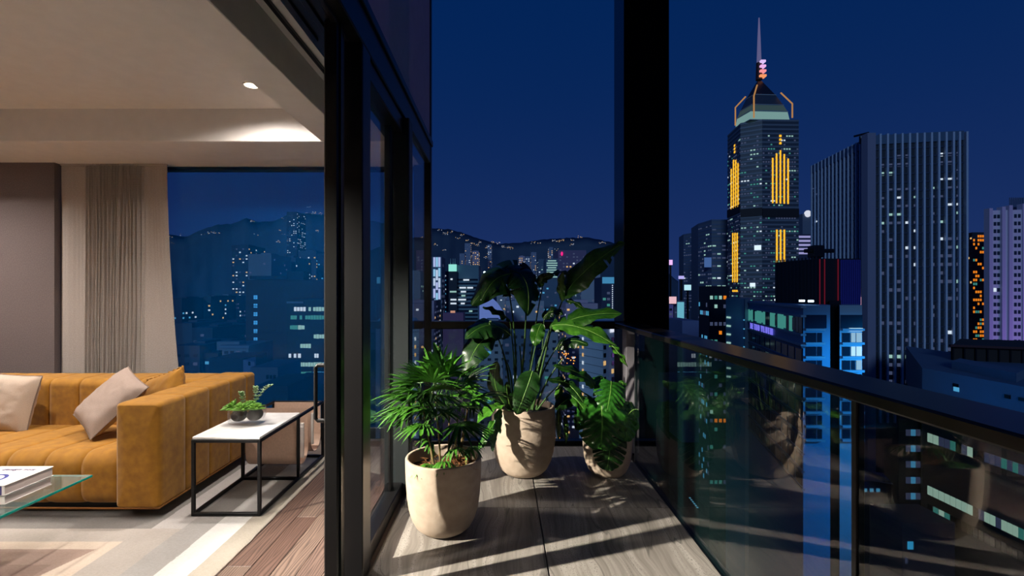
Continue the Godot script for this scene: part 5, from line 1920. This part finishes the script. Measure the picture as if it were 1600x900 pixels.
	for k in 21:
		var s := k / 20.0
		face.append(at(749 + 42 * s, 458 + 30 * pow(s, 1.8) + 14 * pow(s, 7.0) * 1.0, 250))
	var rows := [[], [], []]
	for k in 21:
		rows[0].append(Vector3(face[k].x, hgt(510, 250), -250.0))
		rows[1].append(face[k])
		rows[2].append(face[k] + Vector3(0, 0, -2.0))
	mb = Mb.new()
	mb.grid(rows)
	part("sign_face", mb, glow(Color(0.50, 0.62, 0.98), 0.42), o)
	o = building("lit_cap_building", "building with a lit blue-white cap behind the teal block's right edge", box_plan(748, 764, 320, 25), hgt(430, 320), blue)
	mb = Mb.new()
	mb.span(at(748, 441, 320.5), at(762, 430, 319))
	part("sign_light", mb, glow(Color(0.55, 0.75, 1.0), 0.5), o)
	mb = Mb.new()
	mb.blob(at(757, 425.5, 320), Vector3(0.8, 0.8, 0.8), 6)
	part("roof_lamp", mb, glow(Color(0.9, 1.0, 1.0), 2.0), o)
	# cyan-topped building near the column
	o = building("cyan_topped_block", "dark block with a cyan lit top storey by the black column", box_plan(940, 976, 250, 20), hgt(433, 250), mat(Color(0.20, 0.24, 0.36), 0.7))
	mb = Mb.new()
	mb.span(at(941, 443, 250.2), at(975, 433, 249.5))
	part("sign_light", mb, glow(Color(0.35, 0.72, 0.95), 0.45), o)
	for j in 17:
		mb = Mb.new()
		mb.box(at(957, 446 + 3.2 * j, 249.8), Vector3(0.4, 0.48, 0.4))
		part("lit_window", mb, M.lit.white, o)
	windows(o, xz(941, 250), xz(954, 250), hgt(500, 250), hgt(444, 250), Vector2(2.4, 3.0), Vector2(0.7, 0.4), [["teal", 0.2], ["dim", 0.3]])
	# pale building at lower right, with its sign
	o = building("pale_block", "pale blue tiled block with square windows behind the small planter, lettered at its top", [xz(905, 120), xz(942, 112), xz(972, 118), xz(965, 140), xz(910, 140)], hgt(506, 112), mat(Color(0.82, 0.89, 0.93), 0.6))
	var a := xz(905, 120)
	var b := xz(942, 112)
	var c := xz(972, 118)
	for j in 14:
		mb = Mb.new()
		var m := (a + b) * 0.5
		mb.box(Vector3(m.x, hgt(520 + 12.4 * j, 116), m.y), Vector3(a.distance_to(b), 0.10, 0.12), 0.0, wall_basis(a, b))
		part("tile_joint", mb, mat(Color(0.30, 0.38, 0.46), 0.6), o)
	for j in 13:
		for px in [911, 944.5, 957]:
			var on: bool = px == 911 or (j * 7 + int(px)) % 5 == 0
			if px == 911:
				wall_bar(o, "lit_window" if on else "window", a, b, px, 527 + 12.4 * j, 532 + 12.4 * j, 0.5, 0.3, M.lit.white if j % 3 == 0 else M.lit.warm)
			else:
				wall_bar(o, "lit_window" if on else "window", b, c, px, 527 + 12.4 * j, 533.5 + 12.4 * j, 0.85, 0.3, M.lit.warm if on else M.dark_window)
	var sg := thing("roof_sign", "white letters NO at the top of the pale block by the column", "sign", at(956, 521, 114))
	var bb := wall_basis(b, c)
	var sp := on_wall(956.5, b, c)
	lettering("sign_letter", "NO", 1.15, glow(Color(0.92, 0.94, 1.0), 1.1), sg, Transform3D(bb, Vector3(sp.x, hgt(515.5, -sp.y), sp.y) + bb.z * 0.25), 0.15)
	# street lamps between the blocks: an orange glow
	for q in [[885, 556, 210, "warm street lamps glowing between the blocks left of the pale building", 26, 14.0, 12.0], [876, 690, 180, "orange street lights low behind the small planter", 22, 12.0, 6.0], [652, 560, 200, "warm street lights behind the corner glass left of the palm", 14, 4.0, 22.0]]:
		mb = Mb.new()
		for k in q[4]:
			mb.blob(at(q[0] + rng.randf_range(-q[5], q[5]), q[1] + rng.randf_range(-q[6], q[6]), q[2] + rng.randf_range(-8, 8)), Vector3.ONE * rng.randf_range(0.12, 0.36), 4)
		var s := single("street_lights", mb, glow(Color(1.0, 0.62, 0.28), 2.2), q[3], "street lights")
		s.set_meta("kind", "stuff")


func skyline_left() -> void:
	rng.seed = 60
	var dk := mat(Color(0.13, 0.20, 0.30), 0.7)
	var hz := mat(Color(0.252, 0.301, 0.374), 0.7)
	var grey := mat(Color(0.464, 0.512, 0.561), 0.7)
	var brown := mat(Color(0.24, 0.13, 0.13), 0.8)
	var far := [["white", 0.10], ["warm", 0.10], ["cyan", 0.05]]
	var few := [["white", 0.03], ["cyan", 0.03], ["dim", 0.05]]
	var list := [
		["tower", 362, 388, 383, 420, 30, dk, [["white", 0.16], ["warm", 0.10], ["dim", 0.1]], "tall dark tower with scattered warm windows left of the brown block"],
		["tower", 448, 464, 331, 900, 40, dk, [["white", 0.20], ["dim", 0.1]], "lone tower on the hilltop seen through the back window"],
		["apartment_building", 388, 424, 397, 320, 30, grey, [["dim", 0.06]], "pale grey block directly behind the brown block's left end"],
		["apartment_building", 424, 462, 402, 360, 30, hz, [["warm", 0.06], ["white", 0.05]], "dim block right of the pale grey one in the back window"],
		["tower", 466, 494, 392, 450, 30, hz, far, "speckled tower behind the brown block, second from the window's right edge"],
		["tower", 496, 516, 396, 400, 30, dk, [["white", 0.16], ["cyan", 0.12]], "blue-white lit tower at the right edge of the back window"],
		["apartment_building", 262, 284, 466, 300, 30, dk, [["white", 0.10], ["cyan", 0.10]], "low lit tower beside the curtain's edge"],
		["apartment_building", 290, 308, 472, 330, 30, dk, far, "small speckled tower second from the curtain in the back window"],
		["apartment_building", 318, 330, 463, 320, 30, dk, far, "warm-windowed small tower in the middle left of the back window"],
		["apartment_building", 331, 352, 462, 340, 30, grey, [["dim", 0.3], ["white", 0.04]], "grey small tower beside the warm-windowed one"],
		["apartment_building", 330, 366, 505, 250, 30, dk, [["warm", 0.12], ["pale", 0.12]], "dark block with a ladder of lit windows above the white terrace"],
		["apartment_building", 268, 300, 505, 240, 30, hz, few, "blue dark block under the low lit tower by the curtain"],
		["apartment_building", 300, 332, 512, 220, 30, dk, few, "dark block between curtain and the ladder-lit block"],
		["apartment_building", 272, 312, 540, 170, 25, hz, few, "lower dark blue block right above the sofa back"],
		["apartment_building", 306, 341, 552, 172, 15, dk, [["cyan", 0.05]], "black low block above the sofa back, left of the white terrace"],
	]
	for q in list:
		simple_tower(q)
	# brown block with a stair of blue windows
	var o := building("brown_block", "big reddish-brown block with one column of square blue windows", box_plan(384, 530, 189, 30), hgt(437, 189), brown)
	for k in 10:
		var mb := Mb.new()
		var q := at(399.3, 464.5 + 13.2 * k, 188.9)
		mb.box(q, Vector3(1.35, 1.5, 0.3))
		part("lit_window", mb, glow(Color(0.30, 0.70, 1.0), 0.75), o)
		mb = Mb.new()
		mb.box(q + Vector3(0, 0, 0.16), Vector3(0.1, 1.5, 0.1))
		mb.box(q + Vector3(0, 0.1, 0.16), Vector3(1.35, 0.1, 0.1))
		part("glazing_bar", mb, M.black, o)
	bands(o, xz(384, 189), xz(530, 189), hgt(600, 189), hgt(438, 189), 9.9, 0.4, mat(Color(0.18, 0.10, 0.10), 0.8))
	var mb := Mb.new()
	mb.span(at(402, 437, 196), at(450, 431, 190))
	mb.span(at(458, 438, 196), at(474, 424, 190))
	part("roof_house", mb, mat(Color(0.10, 0.13, 0.22), 0.8), o)
	# office with lit strips
	o = building("office_building", "black office with strips of cool white rooms before the brown block", box_plan(448, 540, 160, 22), hgt(468, 160), mat(Color(0.035, 0.045, 0.07), 0.6))
	var rows := [[483, 459, 478, "white"], [483, 482, 486, "pale"], [483, 489, 520, "pale"], [496, 454, 464, "teal"], [496, 468, 520, "teal"], [511.5, 453, 465, "teal"], [511.5, 465.5, 476, "pale"], [525.7, 490, 520, "pale"], [540.5, 469, 486, "pale"], [555.8, 451, 463, "white"], [555.8, 465.5, 475, "white"], [555.8, 491, 498, "white"], [569.5, 455, 520, "pale"], [584, 466, 487, "teal"], [584, 489, 520, "cyan"], [596.5, 464, 469, "teal"]]
	for r in rows:
		var n := maxi(1, roundi((r[2] - r[1]) / 4.4))
		for k in n:
			if rng.randf() < 0.08:
				continue
			mb = Mb.new()
			var c := at(lerpf(r[1], r[2], (k + 0.5) / n), r[0], 159.9)
			mb.box(c, Vector3((r[2] - r[1]) / n * 0.86 * 160.0 / FOCAL, 6.8 * 160.0 / FOCAL * rng.randf_range(0.85, 1.0), 0.3))
			part("lit_window", mb, M.lit[r[3]], o)
	mb = Mb.new()
	mb.span(at(449, 474, 160.2), at(474, 471, 159.6))
	part("ledge", mb, grey, o)
	# white terrace block and near roofs
	o = building("terrace_block", "white stepped terrace block low in the back window", box_plan(347, 388, 150, 16), hgt(540, 150), grey)
	windows(o, xz(349, 150), xz(386, 150), hgt(562, 150), hgt(547, 150), Vector2(1.8, 1.8), Vector2(0.6, 0.6), [["dim", 0.1]], true)
	mb = Mb.new()
	mb.span(at(350, 545, 157), at(374, 534, 153))
	part("upper_step", mb, grey, o)
	mb = Mb.new()
	mb.span(at(346, 543.5, 150.5), at(389, 540, 149.4))
	part("parapet", mb, mat(Color(0.45, 0.52, 0.60), 0.7), o)
	for q in [[327, 380, 560, 120, 12, mat(Color(0.10, 0.16, 0.24), 0.8), "flat-roofed building above the sofa, its shaded front and lit end wall painted in"], [391, 434, 574, 105, 12, mat(Color(0.28, 0.34, 0.42), 0.7), "pale low building with three small windows right of the sofa arm"], [436, 520, 600, 97, 14, mat(Color(0.16, 0.22, 0.30), 0.8), "bare dark roof at the bottom right of the back window"], [398, 450, 603, 80, 12, mat(Color(0.06, 0.09, 0.14), 0.8), "black roof low between sofa arm and door frame"]]:
		o = building("low_building", q[6], box_plan(q[0], q[1], q[3], q[4]), hgt(q[2], q[3]), q[5])
		if q[0] == 327:
			mb = Mb.new()
			mb.prism([xz(380, 120), xz(398, 116), xz(400, 126), xz(384, 130)], GROUND, hgt(562, 120))
			part("lit_end_wall", mb, mat(Color(0.42, 0.50, 0.64), 0.7), o)  # paler than the body: light on this side put into the colour
			wall_bar(o, "window", xz(380, 120), xz(398, 116), 390, 565, 571, 1.0, 0.3, M.dark_window)
		if q[0] == 391:
			for k in 3:
				wall_bar(o, "window", xz(391, 105), xz(434, 105), 418.0 + 5.5 * k, 586.0, 592.0, 0.5, 0.3, M.dark_window)


func hills() -> void:
	var keys := [[60, 385, 900], [200, 378, 950], [265, 366, 1000], [290, 370, 1000], [318, 358, 1050], [340, 351, 1080], [362, 350, 1100], [385, 341, 1120], [404, 347, 1120], [430, 345, 1130], [452, 334, 1150], [480, 333, 1180], [508, 336, 1200], [560, 342, 1300], [620, 352, 1400], [664, 356, 1500], [700, 358, 1550], [724, 364, 1600], [752, 374, 1650], [780, 381, 1700], [812, 379, 1750], [842, 375, 1800], [880, 372, 1800], [920, 371, 1850], [960, 380, 1900], [1010, 400, 1900], [1060, 440, 1900]]
	var f := fnl(33, 1.0, 4)
	var rows := []
	for j in 14:
		var s := j / 13.0
		var row := []
		for i in 201:
			var px := 60.0 + 5.0 * i
			var k := 0
			while k < keys.size() - 2 and keys[k + 1][0] < px:
				k += 1
			var t := clampf((px - keys[k][0]) / (keys[k + 1][0] - keys[k][0]), 0.0, 1.0)
			var top := at(px, lerpf(keys[k][1], keys[k + 1][1], t) + 1.5 * f.get_noise_2d(px * 0.12, 0.0), lerpf(keys[k][2], keys[k + 1][2], t))
			var foot := Vector3(top.x * 0.5, GROUND, top.z * 0.5)
			var p := top.lerp(foot, s)
			p.y = lerpf(top.y, foot.y, pow(s, 0.8)) + 14.0 * f.get_noise_2d(p.x * 0.012, p.z * 0.012) * s * (1.0 - s) * 4.0
			row.append(p)
		rows.append(row)
	var back := []
	for p in rows[0]:
		back.append(Vector3(p.x * 1.3, GROUND, p.z * 1.3))
	rows.push_front(back)
	var b := Mb.new()
	b.grid(rows)
	struct("hills", b, mat(Color(0.34, 0.40, 0.46), 0.95), "dark wooded hills behind the city")  # slopes coloured paler to stand for haze
	struct("ground", slab(Vector3(-3000, GROUND - 5.0, -4000), Vector3(3000, GROUND, 30)), mat(Color(0.05, 0.06, 0.08), 0.9), "dark streets far below")
	# houses and roads on the slopes
	rng.seed = 70
	var sets := {"warm": Mb.new(), "white": Mb.new()}
	var spots := [[283, 367, 1], [318, 366, 1], [328, 364, 2], [342, 364, 1], [334, 363, 2], [395, 346, 3], [440, 341, 1], [490, 332, 4], [500, 334, 2], [478, 333, 1], [434, 377, 3], [452, 377, 2], [268, 369, 1], [270, 379, 1], [297, 434, 2], [306, 434, 3], [310, 434, 2], [348, 435, 1], [494, 361, 3], [400, 366, 1], [438, 360, 1], [442, 366, 1],
		[687, 360, 2], [696, 365, 4], [704, 362, 3], [698, 364, 2], [722, 367, 3], [731, 375, 4], [738, 381, 5], [745, 383, 4], [735, 400, 5], [740, 408, 4], [762, 386, 5], [764, 396, 5], [760, 402, 4], [771, 378, 3], [779, 380, 3], [786, 385, 4], [795, 386, 4], [799, 388, 3], [681, 382, 3], [695, 390, 3], [750, 378, 3], [833, 379, 3], [843, 380, 2], [866, 376, 4], [872, 377, 5], [878, 376, 4], [893, 374, 2], [893, 382, 4], [906, 370, 3], [937, 380, 3], [943, 379, 2], [861, 388, 3], [870, 390, 2], [715, 372, 2]]
	for q in spots:
		for k in q[2] * 2:
			var px: float = q[0] + rng.randf_range(-3.5, 3.5)
			var py: float = q[1] + rng.randf_range(-1.6, 1.6)
			var z := 900.0 if px < 520 else 1250.0
			var key := "warm" if rng.randf() < 0.6 else "white"
			var sz := rng.randf_range(0.6, 1.5) * z / 1000.0
			sets[key].box(at(px, py, z), Vector3(sz, sz * 0.8, sz), 0.0)
	for key in sets:
		var o := single("hillside_lights", sets[key], glow(Color(1.0, 0.84, 0.62), 0.5) if key == "warm" else glow(Color(0.85, 0.90, 1.0), 0.5), {"warm": "warm house lights strewn over the dark hills", "white": "white house lights strewn over the dark hills"}[key], "lights")
		o.set_meta("kind", "stuff")
	# lamps along the street far below the balustrade
	var mb := Mb.new()
	for q in [[1106, 757, 1138, 798, 14], [1078, 778, 1092, 796, 6], [1106, 808, 1136, 842, 9], [1141, 804, 1158, 818, 5], [1142, 832, 1162, 853, 6], [1296, 828, 1298, 836, 2]]:
		for k in q[4]:
			var t: float = k / float(q[4])
			mb.box(at(lerpf(q[0], q[2], t), lerpf(q[1], q[3], t), 165), Vector3(0.5, 0.22, 0.5))
	var st := single("street_lights", mb, glow(Color(0.45, 0.80, 0.95), 0.9), "dashed rows of cyan street lights far below the right balustrade", "street lights")
	st.set_meta("kind", "stuff")


# ------------------------------------------------------------------ lamps of the room
func downlight(p: Vector3, energy: float, label: String, angle := 62.0, aim := Vector3.DOWN, tint := Color(1.0, 0.962, 0.925), soft := 1.0, size := 0.04) -> void:
	var o := thing("downlight", label, "lamp", p, "downlights")
	var b := Mb.new()
	b.lathe(p, [Vector2(0.056, 0.002), Vector2(0.056, -0.004), Vector2(0.047, -0.005), Vector2(0.045, 0.001)], 28)
	part("trim_ring", b, mat(Color(0.9, 0.88, 0.85), 0.4), o)
	b = Mb.new()
	b.lathe(p, [Vector2(0.001, -0.003), Vector2(0.045, -0.0025), Vector2(0.045, 0.004)], 28)
	part("lens", b, M.downlight, o)
	var l := SpotLight3D.new()
	l.name = "downlight_beam"
	add_child(l, true)
	l.position = p + Vector3(0, -0.02, 0)
	if absf(aim.normalized().y) < 0.999:
		l.look_at_from_position(l.position, l.position + aim, Vector3.UP)
	else:
		l.rotation_degrees.x = -90
	l.spot_angle = angle
	l.spot_angle_attenuation = soft
	l.spot_attenuation = 2.0
	l.spot_range = 30.0
	l.light_color = tint
	l.light_energy = energy
	l.light_size = size
	l.shadow_enabled = true


func glow_light(p: Vector3, c: Color, energy: float, size: float) -> void:
	var l := OmniLight3D.new()
	l.name = "unseen_violet_glow"
	add_child(l, true)
	l.position = p
	l.light_color = c
	l.light_energy = energy
	l.omni_range = 600.0
	l.omni_attenuation = 2.0
	l.light_size = size
	l.shadow_enabled = true


# unseen lamp with a paper shade, placed to light the ceiling and back wall
func unseen_floor_lamp() -> void:
	var p := Vector3(-5.5, 0, -1.9)
	var o := thing("unseen_floor_lamp", "unseen lamp with a paper drum shade at left, placed to light the ceiling and back wall", "lamp", p)
	var b := Mb.new()
	b.lathe(p, [Vector2(0.001, 0.0), Vector2(0.15, 0.0), Vector2(0.15, 0.02), Vector2(0.012, 0.03), Vector2(0.012, 1.5), Vector2(0.001, 1.5)], 24)
	part("pole", b, M.black, o)
	b = Mb.new()
	b.lathe(p, [Vector2(0.20, 1.45), Vector2(0.17, 1.80), Vector2(0.167, 1.80), Vector2(0.197, 1.45)], 32)
	var shade := mat(Color(0.85, 0.78, 0.68), 0.9)
	shade.backlight_enabled = true
	shade.backlight = Color(0.8, 0.7, 0.55)
	part("shade", b, shade, o)
	b = Mb.new()
	b.blob(p + Vector3(0, 1.62, 0), Vector3(0.05, 0.06, 0.05), 8)
	part("bulb", b, glow(Color(1.0, 0.85, 0.68), 6.0), o)
	var l := OmniLight3D.new()
	l.name = "unseen_floor_lamp_light"
	add_child(l, true)
	l.position = p + Vector3(0, 1.62, 0)
	l.light_color = Color(1.0, 0.925, 0.86)
	l.light_energy = 8.0
	l.light_size = 0.05
	l.omni_range = 20.0
	l.omni_attenuation = 2.0
	l.shadow_enabled = true


func _ready() -> void:
	# camera: level, lens shifted a little so that verticals stay upright
	var cam := Camera3D.new()
	cam.name = "camera"
	add_child(cam)
	cam.position = Vector3(0, EYE, 0)
	cam.projection = Camera3D.PROJECTION_FRUSTUM
	cam.near = 0.05
	cam.far = 6000.0
	cam.size = 0.05 * 900.0 / FOCAL
	cam.frustum_offset = Vector2((800.0 - VX) / FOCAL, (VY - 450.0) / FOCAL) * 0.05
	cam.current = true
	# night sky
	var sky := ProceduralSkyMaterial.new()
	sky.sky_top_color = Color(0.0, 0.135, 0.335)
	sky.sky_horizon_color = Color(0.125, 0.20, 0.40)
	sky.sky_curve = 0.16
	sky.ground_bottom_color = Color(0.02, 0.03, 0.06)
	sky.ground_horizon_color = Color(0.125, 0.20, 0.40)
	sky.ground_curve = 0.05
	var env := Environment.new()
	env.background_mode = Environment.BG_SKY
	env.sky = Sky.new()
	env.sky.sky_material = sky
	env.tonemap_mode = Environment.TONE_MAPPER_LINEAR
	env.tonemap_exposure = 1.0
	env.sdfgi_enabled = true
	env.ssao_enabled = true
	env.ssil_enabled = true
	var we := WorldEnvironment.new()
	we.name = "world"
	we.environment = env
	add_child(we)
	make_materials()
	# lamps of the room; all but the first are out of view, placed for their light
	downlight(Vector3(-1.70, 2.749, -3.283), 5.5, "lit round downlight in the ceiling over the side table", 82.0)
	downlight(Vector3(-1.70, 2.749, -1.55), 5.8, "downlight over the rug's edge, out of view above, placed to light the rug", 44.0)
	downlight(Vector3(-3.20, 2.749, -2.70), 5.5, "downlight over the sofa seat, out of view at left, placed to light the seat", 60.0)
	downlight(Vector3(-3.20, 2.749, -0.90), 6.0, "downlight over the coffee table, out of view at left, placed to light the table and rug", 55.0)
	downlight(Vector3(-4.60, 2.749, -3.30), 8.0, "downlight in the room's far left corner, out of view, placed to light the back wall and curtain", 70.0)
	downlight(Vector3(-4.00, 2.749, -0.90), 130.0, "strong unseen ceiling spot at left, aimed to light the balcony floor and pots", 16.0, Vector3(4.15, -2.58, -1.95), Color(1.0, 0.97, 0.91), 0.8, 0.03)
	unseen_floor_lamp()
	# added directional fill stands in for city glow on the fronts
	var city_fill := DirectionalLight3D.new()
	city_fill.name = "city_fill"
	add_child(city_fill)
	city_fill.look_at_from_position(Vector3.ZERO, Vector3(0.35, -0.25, -0.9), Vector3.UP)
	city_fill.sky_mode = DirectionalLight3D.SKY_MODE_LIGHT_ONLY
	city_fill.light_color = Color(0.66, 0.83, 1.0)
	city_fill.light_energy = 0.2
	city_fill.light_angular_distance = 8.0
	city_fill.shadow_enabled = true
	var flood := SpotLight3D.new()  # out of view, placed to light the hotel front blue
	flood.name = "unseen_hotel_flood"
	add_child(flood)
	flood.look_at_from_position(Vector3(92, -6, -56), Vector3(54, -24, -84), Vector3.UP)
	flood.spot_angle = 27.0
	flood.spot_angle_attenuation = 0.7
	flood.spot_range = 300.0
	flood.spot_attenuation = 2.0
	flood.light_color = Color(0.10, 0.66, 1.0)
	flood.light_energy = 5000.0
	flood.light_size = 1.0
	flood.shadow_enabled = true
	glow_light(Vector3(285, -48, -195), Color(0.75, 0.50, 1.0), 1500.0, 4.0)  # unseen light, tints the tower at far right violet
	set_shell()
	wood_floor()
	balcony()
	sofa()
	rug()
	side_table()
	curtain()
	cushion("cushion", "square beige linen cushion leaning on the sofa back at the photo's left edge", Vector3(-3.55, 0.55, -3.44), Vector3(1, -0.06, 0.05), Vector3(0.06, 1, -0.22), Vector2(0.47, 0.42), 0.15, M.linen, M.linen_edge)
	cushion("cushion", "grey-beige linen cushion tipped on its side against the sofa arm", Vector3(-2.655, 0.605, -3.28), Vector3(-0.2, -0.258, 0.165), Vector3(0.333, -0.10, 0.25), Vector2(0.42, 0.42), 0.14, M.linen_grey, M.linen_edge)
	cushion("cushion", "small mustard velvet cushion with ruffled edge behind the grey-beige one", Vector3(-2.44, 0.58, -3.50), Vector3(1, 0.35, 0.3), Vector3(-0.2, 1, -0.35), Vector2(0.36, 0.36), 0.14, M.velvet, M.velvet, true)
	succulents()
	coffee_table()
	palm()
	bird_of_paradise()
	monstera()
	hills()
	landmark()
	finned_tower()
	hotel()
	near_roofs()
	skyline_right()
	skyline_middle()
	skyline_left()
